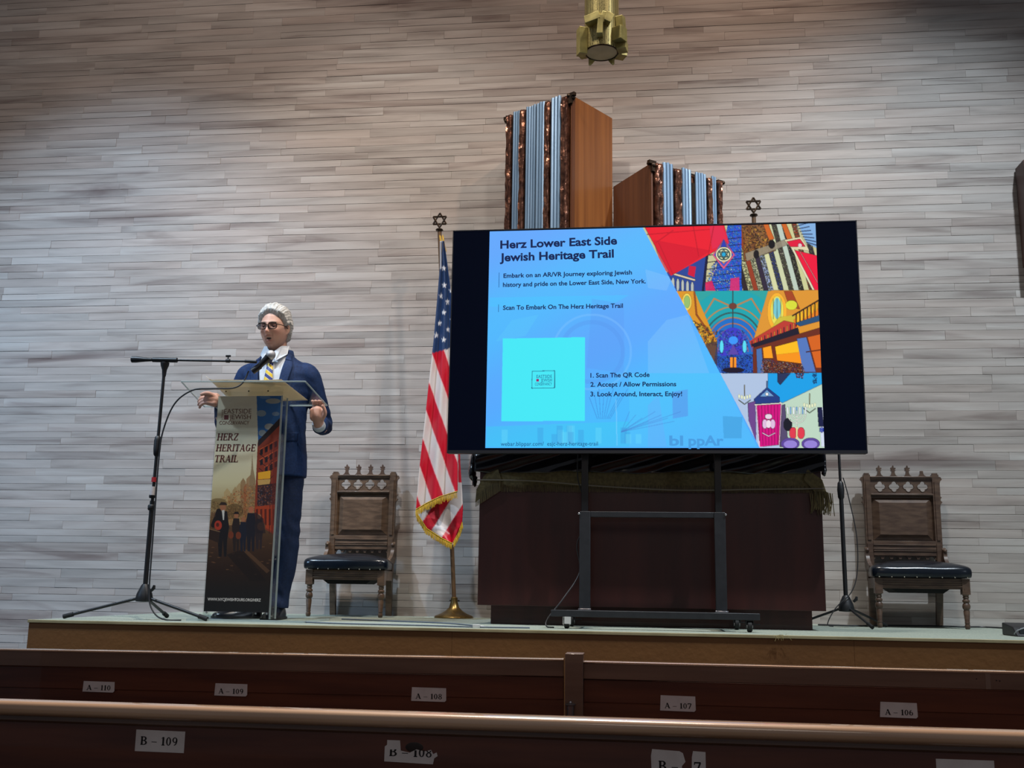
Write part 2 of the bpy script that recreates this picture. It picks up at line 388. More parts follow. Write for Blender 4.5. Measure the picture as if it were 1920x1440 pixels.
stones = []
z = .30; row = 0
while z < 7.4:
    h = rs.choice([.046, .050, .052, .056, .064]); x = -7.6 + rs.random()*.3
    while x < 5.6:
        L = .275*rs.choice([1, 2, 2, 2, 3, 3, 4]); 
        stones.append((x, x+L, z, z+h)); x += L
    z += h
def stone_data(s):
    x0, x1, z0, z1 = s; px, py = proj((.5*(x0+x1), WY, .5*(z0+z1)))
    d = (Vector((.5*(x0+x1), WY, .5*(z0+z1)))-Vector((0, 0, CZ))).length
    vis = 0 < px < 1920 and 0 < py < 1215 and not (845 < px < 1625 and 425 < py < 1180) and not (950 < px < 1350 and 200 < py < 430)
    return vis, (x1-x0)*(z1-z0)/d/d
order = sorted(range(len(stones)), key=lambda i: (not stone_data(stones[i])[0], -stone_data(stones[i])[1]))
single = set(order[:299])
def stone_geo(s, V, F, K):
    x0, x1, z0, z1 = s; g = rs.choice([.0003, .0004, .0006, .0012]); b0 = len(V); p = rs.random()*.0025
    x0 += g*.25; x1 -= g*.25; z0 += g; z1 -= g; e = .0012; y = WY-p
    tl = [rs.uniform(-.0008, .0008) for _ in range(4)]
    for (a, c), t in zip(((x0, z0), (x1, z0), (x1, z1), (x0, z1)), tl): V.append((a, WY+.035, c))
    for (a, c) in ((x0, z0), (x1, z0), (x1, z1), (x0, z1)): V.append((a, y+e, c))
    for (a, c), t in zip(((x0+e, z0+e), (x1-e, z0+e), (x1-e, z1-e), (x0+e, z1-e)), tl): V.append((a, y+t, c))
    for i in range(4):
        j = (i+1) % 4
        F.append((b0+i, b0+j, b0+4+j, b0+4+i)); F.append((b0+4+i, b0+4+j, b0+8+j, b0+8+i))
    F.append((b0+8, b0+9, b0+10, b0+11))
    c = (min(1, max(0, rs.gauss(.55, .22))), rs.random(), rs.random()); K.extend([c]*12)
V, F, K = [], [], []
for i, s in enumerate(stones):
    if i in single:
        v, f, k = [], [], []; stone_geo(s, v, f, k); me = bpy.data.meshes.new('stone'); me.from_pydata(v, [], f); colour(me, np.array(k)); obj('stone', me, M_stone, wall, sm=False)
    else: stone_geo(s, V, F, K)
me = bpy.data.meshes.new('small_stones'); me.from_pydata(V, [], F); colour(me, np.array(K))
obj('stone_courses', me, M_stone, wall, sm=False, kind='stuff')

fl = obj('floor', box(B(), -9, 8, -3, WY+.3, -.1, 0), mat('hall_floor', S(60, 52, 46), S(72, 62, 54), (3, 3, 3), .6)); fl['kind'] = 'structure'
M_carpet = mat('stage_carpet', S(140, 152, 142), S(165, 172, 158), (90, 90, 90), .95, bump=.6, detail=6)
stage = obj('stage_platform', box(B(), -3.02, 5.5, 5.11, WY+.02, .0, ST-.012), mat('stage_core', S(60, 48, 34), rough=.8)); stage['kind'] = 'structure'
stage['label'] = 'raised stage platform with mustard brown front and pale green carpet'
obj('carpet', box(B(), -3.045, 5.5, 5.095, WY+.01, ST-.012, ST), M_carpet, stage, bevel=.003)
M_riser = mat('riser_paint', S(116, 76, 38), S(130, 88, 44), (1.2, 1, 2.5), .55, bump=.12, bscale=(40, 40, 40))
xs = [-3.045, -.9, .95, 2.9, 5.5]
for a, b in zip(xs, xs[1:]): obj('riser_board', box(B(), a+.0005, b-.0005, 5.085, 5.11, .0, ST-.014), M_riser, stage)
obj('edge_strip', box(B(), -3.05, 5.5, 5.078, 5.095, ST-.014, ST+.001), mat('edge_cream', S(176, 166, 128), S(150, 138, 100), (6, 6, 6), .6), stage, bevel=.002)
# fluff of torn carpet hanging over the edge
bm = B(); p = at(1462, 1193, 5.075)
for i in range(26):
    a = p+Vector((rs.uniform(-.022, .03), -.003-rs.random()*.006, rs.uniform(-.004, .006)))
    b_ = a+Vector((rs.uniform(-.025, .025), -rs.random()*.005, rs.uniform(-.02, .008)))
    tube(bm, [a, (a+b_)/2+Vector((0, 0, .004)), b_], .0007, 4)
tag(obj('carpet_fluff', bm, mat('carpet_fibre', S(190, 175, 120), rough=.9)), 'small tuft of frayed carpet fibres on the stage edge', 'fluff')
# ================================================================ PEWS (their backs face the camera)
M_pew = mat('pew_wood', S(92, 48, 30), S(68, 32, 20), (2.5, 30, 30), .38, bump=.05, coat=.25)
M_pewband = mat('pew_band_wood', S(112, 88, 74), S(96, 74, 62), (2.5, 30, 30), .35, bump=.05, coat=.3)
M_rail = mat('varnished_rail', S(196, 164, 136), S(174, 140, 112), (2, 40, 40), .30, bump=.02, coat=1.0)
def strip_x(bm, x0, x1, prof):          # profile in (y,z) swept along x
    a = [bm.verts.new((x0, y, z)) for y, z in prof]; b = [bm.verts.new((x1, y, z)) for y, z in prof]; n = len(prof)
    bm.faces.new(a); bm.faces.new(b[::-1])
    for i in range(n): bm.faces.new((a[i], b[i], b[(i+1) % n], a[(i+1) % n]))
    return bm
def sticker(parent, x0, x1, z0, z1, y, s, cap, wd, tx, tz, holes=None, tilt=0, clip=None, poly=None):
    o = parent.location
    poly = poly or [(x0, z0), (x1, z0+tilt), (x1, z1+tilt), (x0, z1)]
    st = obj('number_sticker', prism(B(), [(a-o.x, b-o.z) for a, b in poly], y-.0007-o.y, y-o.y), M_paper, parent, sm=False)
    st['label'] = 'paper seat number sticker'
    if s: serif('lettering', s, tx-o.x, tz-o.z, y-.0012-o.y, cap, wd, M_ink, st, clip)
    return st
def pew(label, x0, x1, y, top, bolt=None, group=None):
    t = thing('pew', label, 'pew', ((x0+x1)/2, y, 0)); cx = (x0+x1)/2; a, b = x0-cx, x1-cx
    return t, a, b
# row in front (nearest the stage), left of the post
for x0, x1, lab, tz, nums in ((-3.6, -.2015, 'dark wooden pew left of the divider post, front row below the stage', .8965, [('A - 110', -1.529, -1.438, .778, .806), ('A - 109', -1.150, -1.059, .778, .810), ('A - 108', -.606, -.513, .779, .814)]),
                          (-.1545, 2.6, 'dark wooden pew right of the divider post, front row below the stage', .892, [('A - 107', .043, .132, .773, .811), ('A - 106', .591, .680, .773, .810)])):
    t = thing('pew', lab, 'pew', (x0 if x0 > -1 else x1, 2.85, 0), 0, 'wooden pews'); ox = t.location.x; L, Rr = x0-ox, x1-ox
    obj('back_panel', box(B(), L, Rr, .012, .03, .30, tz-.045), M_pew, t)
    z0 = tz-.046
    zs = [z0-.055, z0-.115]                       # shallow horizontal mouldings of the back panel
    obj('panel_moulding', box(B(), L, Rr, .008, .012, z0-.058, z0), M_pew, t, bevel=.0015)
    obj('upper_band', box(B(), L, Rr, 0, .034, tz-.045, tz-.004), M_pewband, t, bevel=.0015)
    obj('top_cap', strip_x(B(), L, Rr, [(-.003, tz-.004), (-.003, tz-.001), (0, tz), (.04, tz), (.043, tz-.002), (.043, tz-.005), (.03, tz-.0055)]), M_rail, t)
    obj('seat', box(B(), L, Rr, .03, .46, .42, .45), M_pew, t, bevel=.006)
    obj('seat_support', box(B(), L+.02, L+.05, .03, .42, 0, .42), M_pew, t)
    obj('seat_support', box(B(), Rr-.05, Rr-.02, .03, .42, 0, .42), M_pew, t)
    for s, a, b, c, d in nums:
        f = .0062*(-(a+b)/2-.2) if ox < -.19 else 0
        sticker(t, a, b, c+f, d+f, 2.85+.008 if True else 0, s, .0135, (b-a)*.78, a+(b-a)*.12, c+f+(d-c)*.16,
                poly=[(a-.002*rs.random(), c+f), (b-.003, c+f-.001), (b+.001, c+f+.003), (b, d+f-.001), (a+.001, d+f)])
    if ox < -.19: t.rotation_euler = (0, -.0062, 0)
    else:
        obj('joint_strip', box(B(), .846-ox, .858-ox, -.001, .002, tz-.044, tz-.006), mat('joint_wood', S(120, 100, 88), rough=.4), t)
        for px_ in (.825, .872, .880):
            obj('screw_hole', lathe(B(), [(.0014, 0), (.0014, .001)], n=8, M=Matrix.Translation((px_-ox, -.0005, tz-.022+rs.uniform(-.003, .003))) @ Matrix.Rotation(math.pi/2, 4, 'X')), M_ink, t)
post = thing('divider_post', 'square wooden divider post between the two front pews', 'post', (-.178, 2.85, 0))
obj('shaft', box(B(), -.0235, .0235, -.02, .05, 0, .911), M_pewband, post, bevel=.001)
M_grey = mat('grey_metal', S(120, 118, 120), rough=.35, metal=.8)
mh = obj('metal_tube', lathe(B(), [(.009, .70), (.0095, .76), (.010, .782)], -.008, -.031, 16), M_grey, post); mh['label'] = 'small grey metal tube with a flared rim'
obj('rim', lathe(B(), [(.010, .782), (.0135, .784), (.0135, .7865), (.006, .788)], -.008, -.031, 16), M_grey, mh)
obj('knob', sphere(B(), (-.008, -.031, .790), .004, 10), M_chrome, mh)
# nearest row
t = thing('pew', 'dark wooden pew in the nearest row with rounded varnished top rail', 'pew', (-.3, 1.9, 0), 0, 'wooden pews'); ox = -.3
L, Rr = -1.9, 1.9
tz = .859
prof = [(.045, tz-.03), (.045, tz-.006), (.040, tz-.001), (.03, tz)]
for i in range(9):
    a = math.radians(90+i*22.5); prof.append((-.002+.0125*math.cos(a), tz-.0125+.0125*math.sin(a)))
prof += [(.012, tz-.03)]
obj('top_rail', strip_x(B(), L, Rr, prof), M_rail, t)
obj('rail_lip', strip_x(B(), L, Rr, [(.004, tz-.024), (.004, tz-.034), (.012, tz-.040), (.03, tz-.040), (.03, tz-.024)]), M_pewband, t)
obj('back_panel', box(B(), L, Rr, .010, .03, .30, tz-.035), M_pew, t)
obj('seat', box(B(), L, Rr, .03, .46, .42, .45), M_pew, t, bevel=.006)
for sx in (L+.03, 0, Rr-.06): obj('seat_support', box(B(), sx, sx+.03, .03, .42, 0, .42), M_pew, t)
yb = 1.91
def bclip(a, b): return True
sticker(t, -.915, -.822, .776, .814, yb, 'B - 109', .0145, .072, -.906, .7885, poly=[(-.915, .777), (-.822, .7765), (-.822, .8135), (-.915, .8145)])
jag = [(-.453, .775), (-.366, .773), (-.364, .783), (-.358, .787), (-.360, .793), (-.366, .790), (-.37, .797), (-.382, .794), (-.396, .797), (-.408, .791), (-.424, .794), (-.426, .811), (-.449, .811), (-.449, .803), (-.453, .800)]
st = sticker(t, 0, 0, 0, 0, yb, None, 0, 0, 0, 0, poly=jag)
serif('lettering', 'B - 108', -.445-ox, .7845, yb-.0012-1.9, .0145, .078, M_ink, st, clip=lambda a, b: b < .78 or a < .5 and b < .8)
gap = sticker(t, 0, 0, 0, 0, yb, None, 0, 0, 0, 0, poly=[(.013, .765), (.066, .765), (.064, .785), (.070, .792), (.066, .806), (.06, .809), (.014, .811), (.012, .80)])
serif('lettering', 'B -', .024-ox, .776, yb-.0012-1.9, .0165, .036, M_ink, gap)
g2 = sticker(t, 0, 0, 0, 0, yb, None, 0, 0, 0, 0, poly=[(.080, .765), (.104, .765), (.104, .809), (.083, .810), (.081, .80)])
serif('lettering', '7', .084-ox, .776, yb-.0012-1.9, .0165, .013, M_ink, g2)
sticker(t, .48, .572, .77, .811, yb, 'B - 106', .0145, .072, .49, .782)
obj('glue_stain', sphere(B(), (-.400-ox, yb-1.9+.0005, .800), .016, 16, (1.1, .08, .6)), mat('glue', S(30, 18, 12), rough=.5), t)

# ================================================================ ARK TOWERS
M_walnut = mat('lit_side_veneer', S(138, 86, 42), S(112, 66, 32), (22, 22, .7), .42, bump=.04, coat=.15)  # tall tower's side, warm light put into the wood colour
M_walnut2 = mat('shaded_dark_veneer', S(98, 58, 34), S(76, 42, 24), (22, 22, .7), .42, bump=.04, coat=.15)  # darker copy: shade painted into the short tower's side; also edge posts
M_bluetube = mat('satin_steel_blue', S(104, 132, 160), S(124, 152, 180), (40, 40, 2), .45, .3, bump=.02)
M_copper = mat('hammered_copper', S(150, 104, 84), S(84, 56, 48), (30, 30, 22), .30, .85, bump=1.0, bscale=(26, 26, 20))
M_bronze = mat('dark_bronze', S(50, 40, 34), S(70, 56, 42), (40, 40, 40), .4, .7)
def tower(label, Cc, F, W, H, pattern, wood, rng):
    base = Vector((Cc[0], Cc[1], ST)); t = thing('ark_tower', label, 'tower', base, 0, 'ark towers')
    F = Vector((F[0]-Cc[0], F[1]-Cc[1])); W = Vector((W[0]-Cc[0], W[1]-Cc[1]))
    H = H-ST; D = F+W*1.0
    bm = B(); ins = .012
    fn = Vector((F.y, -F.x)).normalized()
    if fn.dot(W) > 0: fn = -fn
    pts = [Vector((0, 0)), F, F+W*.42, W*.999]
    pts = [p - fn*ins if i < 2 else p for i, p in enumerate(pts)]
    lo = [bm.verts.new((p.x, p.y, 0)) for p in pts]; hi = [bm.verts.new((p.x, p.y, H)) for p in pts]
    bm.faces.new(lo); bm.faces.new(hi)
    for i in range(4): bm.faces.new((lo[i], lo[(i+1) % 4], hi[(i+1) % 4], hi[i]))
    obj('case', bm, wood, t, sm=False)
    # dark edge post at the near corner
    L = F.length; u = F/L; ang = math.atan2(u.y, u.x)
    M = Matrix.Rotation(ang, 4, 'Z'); sgn = 1 if Vector((-u.y, u.x)).dot(fn) > 0 else -1   # local +y is outward if sgn
    wl = W.length; wa = math.atan2(W.y, W.x)
    obj('edge_post', box(B(), .0, .03, -.006, .006, 0, H-.002, Matrix.Rotation(wa, 4, 'Z')), M_walnut2, t)
    for kind, a, b in pattern:
        if kind == 'c':
            nx, nz = 7, int((H)/.02); P = np.zeros((nz, nx, 3))
            X = np.linspace(a*L, b*L, nx)
            rr = np.random.RandomState(int(a*1000)+int(H*10)); R = rr.rand(nz, nx)*.016
            R[:, 0] = R[:, -1] = 0; R = .5*R+.25*np.roll(R, 1, 0)+.25*np.roll(R, -1, 0)
            Z = np.linspace(0, H+rng.uniform(-.01, .015), nz)
            for i in range(nx):
                P[:, i, 0] = X[i]; P[:, i, 1] = (R[:, i]+.018)*sgn; P[:, i, 2] = Z
            P[:, 0, 1] = P[:, -1, 1] = 0
            me = grid_mesh('copper_strip', P); me.transform(M); o = obj('copper_strip', me, M_copper, t)
            md = o.modifiers.new('s', 'SOLIDIFY'); md.thickness = .004; md.offset = 0
        elif kind[0] == 't':
            n = int(kind[1:]); wd = (b-a)*L/n
            for i in range(n):
                cx = a*L+(i+.5)*wd
                bm = lathe(B(), [(wd*.46, 0), (wd*.46, H+.012+rng.uniform(-.012, .012)), (wd*.40, H+.018)], cx, wd*.35*sgn, 10, M)
                obj('fluted_rod', bm, M_bluetube, t)
        elif kind == 'd':
            obj('gap_shade', box(B(), a*L, b*L, -.004, .004, 0, H-.06, M), M_bronze, t)  # dark strip standing in for shade in the gap between rods
    for q, s_ in ((Vector((.0, 0)), 1), (F, -1)):
        bm = B(); box(bm, -.028, .028, -.012, .012, H-.01, H+.012, Matrix.Translation((q.x, q.y, 0)) @ M)
        sphere(bm, (q.x+.01*s_, q.y+.004*sgn, H-.018), .016, 10); sphere(bm, (q.x-.02*s_, q.y, H-.004), .013, 10)
        box(bm, -.012, .012, -.01, .01, H-.06, H-.01, Matrix.Translation((q.x+u.x*.008*s_, q.y, 0)) @ M)
        obj('corner_ornament', bm, M_bronze, t)
    bm = box(B(), 0, L, -.004, .004, H-.004, H+.003, M); obj('top_edge', bm, M_bronze, t)
    return t
rg = random.Random(5)
tower('tall ark tower with copper strips, blue rods and brown side coloured as lit', (-.431, 6.35), (-.886, 6.66), (-.181, 6.721), 4.204,
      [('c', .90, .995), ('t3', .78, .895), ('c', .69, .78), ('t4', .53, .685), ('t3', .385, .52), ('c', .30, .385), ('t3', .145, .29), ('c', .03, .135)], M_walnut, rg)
tower('short ark tower with copper strips, blue rods and brown side coloured as shaded', (.077, 6.35), (.527, 6.72), (-.175, 6.74), 3.722,
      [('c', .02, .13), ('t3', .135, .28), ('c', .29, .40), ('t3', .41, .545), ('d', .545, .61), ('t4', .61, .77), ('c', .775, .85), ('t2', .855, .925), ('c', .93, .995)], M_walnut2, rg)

# ================================================================ ARK TABLE (mahogany chest) + cloth + plastic + cord
M_mahog = mat('mahogany', S(66, 26, 21), S(50, 18, 15), (9, 9, 1.2), .36, bump=.03, coat=.2)
ct = thing('ark_cabinet', 'large dark mahogany cabinet behind the television cart, on a recessed plinth', 'cabinet', (.03, 6.0, ST))
def lx(x): return x-.03
obj('body', box(B(), lx(-.884), lx(.942), -.24, .26, .1, .915), M_mahog, ct, bevel=.003)
obj('front_panel', box(B(), lx(-.884), lx(.942), -.25, -.24, .1, .915), M_mahog, ct, bevel=.002)
obj('plinth', box(B(), lx(-.824), lx(.885), -.15, .22, 0, .1), M_mahog, ct)
pl = bpy.data.materials.new('black_plastic'); pl.use_nodes = True; b_ = pl.node_tree.nodes['Principled BSDF']
b_.inputs['Base Color'].default_value = S(8, 9, 16); b_.inputs['Roughness'].default_value = .16
b_.inputs['Specular IOR Level'].default_value = .7
nu, nv = 150, 34; X = np.linspace(-.915, .968, nu); rr = np.random.RandomState(2); P = np.zeros((nv, nu, 3))
def wav(x, v, ph): return (np.sin(x*9+ph+v*2)+.6*np.sin(x*23+ph*2+v*5)+.4*np.sin(x*41-v*9+ph))
for j in range(nv):
    v = j/(nv-1)
    if v < .45: y = 6.24-(6.24-5.735)*v/.45; zz = 1.805+0*X+.004*wav(X, v, 1)
    else:
        k = (v-.45)/.55; y = 5.735; zz = 1.80-k*.105+.004*wav(X, v, 3)*k
    P[j, :, 0] = X; P[j, :, 1] = y+(.007*wav(X+.35*v, v*1.5, 2)-.006 if v >= .45 else .0); P[j, :, 2] = zz
me = grid_mesh('plastic', P); o = obj('plastic_sheet', me, pl)
md = o.modifiers.new('s', 'SOLIDIFY'); md.thickness = .0012
tag(o, 'shiny black plastic sheet covering the top of the mahogany cabinet', 'plastic sheet')
for side, parts_ in (('left', (((-.925, 5.80, 1.76), .05), ((-.932, 5.78, 1.70), .042), ((-.922, 5.80, 1.655), .03))), ('right', (((.962, 5.8, 1.745), .026), ((.966, 5.8, 1.71), .022)))):
    bm = B()
    for c, r in parts_: sphere(bm, c, r, 14, (.5, 1, 1.1))
    for v in bm.verts: v.co += Vector((rs.uniform(-.003, .003), rs.uniform(-.004, .004), rs.uniform(-.004, .004)))
    tag(obj('plastic_bundle', bm, pl), 'bunched black plastic at the %s corner of the mahogany cabinet' % side, 'plastic sheet', 'plastic bundles')
M_oldgold = mat('old_gold_cloth', S(104, 92, 58), S(84, 74, 46), (60, 60, 60), .85, bump=.4)
M_cordf = mat('old_gold_fringe', S(112, 98, 62), S(60, 52, 32), (260, 20, 20), .8)
cl = thing('table_cloth', 'old gold fringed cloth hanging over the front of the mahogany cabinet', 'cloth', (0, 5.745, 1.6))
def LC(x, z): return (x, z-1.6)
obj('cloth_front', prism(B(), [LC(-.80, 1.71), LC(-.80, 1.625), LC(.88, 1.625), LC(.88, 1.705)], -.004, .0), M_oldgold, cl)
obj('cloth_corner', prism(B(), [LC(-.79, 1.735), LC(-.86, 1.675), LC(-.90, 1.60), LC(-.905, 1.53), LC(-.82, 1.60), LC(-.765, 1.66)], -.012, -.004), M_oldgold, cl)
obj('cloth_corner', prism(B(), [LC(.87, 1.715), LC(.945, 1.66), LC(.968, 1.58), LC(.95, 1.56), LC(.90, 1.60), LC(.85, 1.66)], -.012, -.004), M_oldgold, cl)
bm = B(); x = -.775
while x < .9:
    l_ = .035+rs.random()*.006; prism(bm, [LC(x, 1.627), LC(x+.0045, 1.627), LC(x+.004+rs.uniform(-.001, .001), 1.627-l_), LC(x+.0015, 1.627-l_)], -.006, -.003-rs.random()*.002); x += .0062
obj('fringe', bm, M_cordf, cl, sm=False, kind='stuff')
bm = B()
for i in range(26):
    f = i/25; x = -.902+.13*f; zt = 1.55+.085*f; prism(bm, [LC(x, zt+.02), LC(x+.004, zt+.02), LC(x+.003, zt-.045), LC(x, zt-.045)], -.015, -.012-rs.random()*.004)
obj('fringe', bm, M_cordf, cl, sm=False, kind='stuff')
bm = B()
for i in range(60):
    a = rs.random(); x = .895+a*.075+.02*math.sin(i); zt = 1.60-abs(a-.5)*.03; l_ = .07+.05*rs.random()
    tube(bm, [(x, -.01-rs.random()*.03, zt-1.6), (x+.006, -.02, zt-1.6-l_*.6), (x+rs.uniform(-.01, .012), -.015, zt-1.6-l_)], .0026, 4)
obj('tassel', bm, M_cordf, cl, kind='stuff')
cp = [(-.90, 5.735, 1.652), (-.6, 5.715, 1.647), (-.27, 5.712, 1.622), (.1, 5.712, 1.602), (.35, 5.712, 1.600), (.6, 5.712, 1.606), (.955, 5.735, 1.613)]
cd = tag(obj('tie_cord', tube(B(), spline(cp), .0035, 6), mat('pale_cord', S(120, 112, 100), rough=.8)), 'thin pale cord stretched across the front of the cloth on the cabinet', 'cord')

# ================================================================ TV CART + TELEVISION
cart = thing('tv_cart', 'black wheeled steel cart carrying the large television', 'cart', (.05, 5.5, ST))
def c(x): return x-.05
def cb(name, x0, x1, y0, y1, z0, z1, m=M_dkmetal, bv=.002): return obj(name, box(B(), c(x0), c(x1), y0-5.5, y1-5.5, z0-ST, z1-ST), m, cart, bevel=bv)
cb('base_beam', -.453, .563, 5.35, 5.40, .938, .970)
cb('base_side', -.33, -.27, 5.40, 5.70, .938, .965); cb('base_side', .37, .43, 5.40, 5.70, .938, .965)
cb('base_beam', -.40, .51, 5.66, 5.70, .938, .965)
for x0, x1 in ((-.325, -.268), (.368, .424)):
    cb('upright', x0, x1, 5.55, 5.585, .965, 1.472, M_dkmetal)
    cb('upper_column', x0+.008, x1-.014, 5.585, 5.62, .965, 2.75, M_black)
    cb('column_foot', x0-.004, x1+.004, 5.545, 5.60, .965, .975, M_chrome, .001)
cb('cross_bar', -.268, .368, 5.555, 5.58, 1.443, 1.472, M_dkmetal)
cb('mount_bar', -.45, .56, 5.56, 5.585, 2.30, 2.36, M_black); cb('mount_bar', -.45, .56, 5.56, 5.585, 2.62, 2.68, M_black)
for x in (-.327, .426): obj('bolt', sphere(B(), (c(x), 5.548-5.5, 1.46-ST), .007, 10), M_chrome, cart)
M_white = mat('white_plastic', S(205, 205, 205), rough=.5)
def caster(x, y, white=False):
    o = thing  # casters are parts of the cart
    bm = B(); Mx = Matrix.Translation((c(x), y-5.5, .029)) @ Matrix.Rotation(math.pi/2, 4, 'Y')
    lathe(bm, [(.006, -.012), (.024, -.012), (.028, -.008), (.028, .008), (.024, .012), (.006, .012)], n=18, M=Mx)
    wv = obj('caster_wheel', bm, M_rubber, cart)
    bm = B(); lathe(bm, [(.013, -.0145), (.013, .0145)], n=14, M=Mx); obj('hub', bm, M_chrome if not white else M_white, wv)
    bm = B(); box(bm, c(x)-.019, c(x)-.015, y-5.5-.02, y-5.5+.02, .02, .057); box(bm, c(x)+.015, c(x)+.019, y-5.5-.02, y-5.5+.02, .02, .057); box(bm, c(x)-.019, c(x)+.019, y-5.5-.022, y-5.5+.022, .054, .060)
    if white: box(bm, c(x)-.010, c(x)+.022, y-5.5-.034, y-5.5-.022, .024, .058)
    obj('caster_fork', bm, M_white if white else M_black, cart)
    if not white: obj('brake_lever', box(B(), c(x)+.0, c(x)+.05, y-5.5-.012, y-5.5+.006, .035, .041), M_black, cart)
caster(-.375, 5.375, True); caster(.515, 5.375); caster(-.37, 5.68); caster(.48, 5.68)
X0, X1, Z0, Z1, TY = -1.026, 1.1355, 1.770, 3.008, 5.5
tv = thing('television', 'huge flat television showing a pale blue presentation slide', 'television', ((X0+X1)/2, TY, Z0))
o_ = tv.location; inv = Matrix.Translation(-o_)
def tvp(name, bm, m, par=tv, **k): bmesh.ops.transform(bm, matrix=inv, verts=bm.verts); return obj(name, bm, m, par, **k)
tvp('housing', box(B(), X0, X1, TY+.006, TY+.045, Z0, Z1), M_black, bevel=.004)
bm = B(); box(bm, X0, X1, TY-.002, TY+.006, Z1-.005, Z1); box(bm, X0, X0+.005, TY-.002, TY+.006, Z0, Z1); box(bm, X1-.005, X1, TY-.002, TY+.006, Z0, Z1); box(bm, X0, X1, TY-.003, TY+.008, Z0, Z0+.016)
tvp('bezel', bm, mat('bezel', S(34, 36, 42), rough=.35))
scr = bpy.data.materials.new('dark_screen'); scr.use_nodes = True; q = scr.node_tree.nodes['Principled BSDF']
q.inputs['Base Color'].default_value = S(2, 3, 8); q.inputs['Roughness'].default_value = .25; q.inputs['Specular IOR Level'].default_value = .1
q.inputs['Emission Color'].default_value = S(2, 5, 18); q.inputs['Emission Strength'].default_value = 1
screen = tvp('screen', box(B(), X0+.005, X1-.005, TY+.001, TY+.006, Z0+.016, Z1-.005), scr, sm=False)
# ---- the slide, painted in layers and sampled onto the screen
cv = Canvas(900, 405, 1560, 850, 2)
g = (cv.Y-430)/410; 
for i, (a, b_, c_) in enumerate(((96, 76, -6), (176, 178, 8), (252, 254, 0))): cv.a[..., i] = (a+(b_-a)*np.clip(g, 0, 1)+c_*np.sin(g*9+cv.X/90))/255
allm = cv.X > 0
for p, c_, al in (([(918, 558), (1180, 553), (1150, 570), (1085, 575), (918, 575)], (70, 200, 255), .4), ([(1210, 505), (1260, 520), (1250, 545), (1215, 540)], (150, 200, 250), .3),
                  ([(960, 600), (1010, 590), (985, 630), (930, 640)], (90, 200, 250), .35), ([(1250, 600), (1290, 590), (1330, 700), (1215, 700), (1215, 640)], (130, 195, 250), .4),
                  ([(1180, 700), (1350, 700), (1420, 838), (1180, 838)], (80, 200, 250), .5), ([(1110, 560), (1170, 570), (1170, 700), (1100, 690)], (90, 150, 240), .3),
                  ([(912, 800), (1180, 790), (1180, 838), (912, 838)], (60, 205, 240), .45), ([(1260, 735), (1290, 730), (1290, 780), (1262, 785)], (90, 140, 230), .5),
                  ([(1355, 780), (1392, 782), (1390, 822), (1357, 822)], (60, 150, 210), .5), ([(1215, 760), (1235, 740), (1250, 838), (1215, 838)], (110, 170, 250), .35)):
    cv.poly(p, c_, al)
cv.ell(1110, 660, 62, 60, (85, 150, 235), .35, ring=8); cv.ell(1110, 660, 75, 72, (140, 200, 255), .3, ring=4)
for i in range(16):
    x = cv.rng.randint(915, 1200); cv.poly([(x, 798+i % 5*4), (x+11, 798+i % 5*4), (x+11, 832), (x, 832)], (60, 150, 220) if i % 2 else (110, 220, 250), .35)
for i in range(9):
    cv.line([(1120+i*3, 785), (1105+i*9, 745-i % 3*8)], 1.2, (60, 120, 200), .5); cv.line([(1165, 810), (1180+i*12, 772+i % 4*6)], 1.3, (70, 120, 200), .4)
cv.line([(1155, 750), (1157, 835)], 2, (140, 210, 255), .5)
tri = cv.mask([(1199, 415), (1560, 400), (1560, 860), (1430, 860), (1425, 840)])
cl1 = tri & (cv.Y < 546 - (cv.X-1260)*.008); cl2 = tri & ~cl1 & (cv.Y < 700-(cv.X-1350)*.006); cl3 = tri & ~cl1 & ~cl2
# top picture
cv.put(cl1, (200, 195, 150)); 
cv.poly([(1322, 556), (1355, 470), (1366, 415), (1392, 415), (1392, 556)], (30, 90, 215), 1, cl1)
bl = cv.mask([(1322, 556), (1330, 505), (1358, 470), (1366, 415), (1388, 415), (1388, 556)]) & cl1
cv.speck(bl, [(20, 60, 190), (60, 160, 250), (120, 80, 220), (20, 110, 230), (150, 200, 255)], 2.6, .75, .75)
for k in range(9): cv.line([(1325, 440+k*13), (1392, 432+k*13)], .8, (15, 20, 90), .8, cl1)
cv.poly([(1240, 515), (1300, 490), (1326, 470), (1322, 556), (1240, 556)], (40, 70, 150), 1, cl1)
for i in range(5): cv.ell(1262+i*9, 532+i*2, 3, 12, (200, 205, 190), .9, cl1)
cv.line([(1258, 512), (1302, 525)], 4, (215, 200, 170), 1, cl1); cv.poly([(1292, 498), (1305, 500), (1302, 520), (1290, 515)], (205, 20, 60), 1, cl1)
cv.line([(1326, 478), (1318, 546)], 4, (20, 20, 60), 1, cl1)
cv.poly([(1195, 400), (1352, 400), (1367, 456), (1332, 476), (1258, 517)], (235, 28, 48), 1, cl1)
cv.poly([(1225, 450), (1332, 470), (1258, 517), (1240, 500)], (205, 15, 45), .6, cl1)
cv.poly([(1330, 425), (1352, 415), (1367, 456), (1335, 468)], (225, 40, 80), .8, cl1)
for a, b_ in (((1210, 440), (1330, 430)), ((1230, 455), (1262, 432)), ((1235, 455), (1262, 515)), ((1300, 425), (1310, 480)), ((1338, 425), (1328, 478))): cv.line([a, b_], 1.4, (190, 15, 40), .6, cl1)
for k in range(4): cv.poly([(1357, 448+k*0), (1378-k*3, 478), (1357, 505-k*5), (1336+k*3, 478)], ((230, 90, 130), (60, 90, 210), (235, 150, 90), (40, 60, 180))[k], 1, cl1)
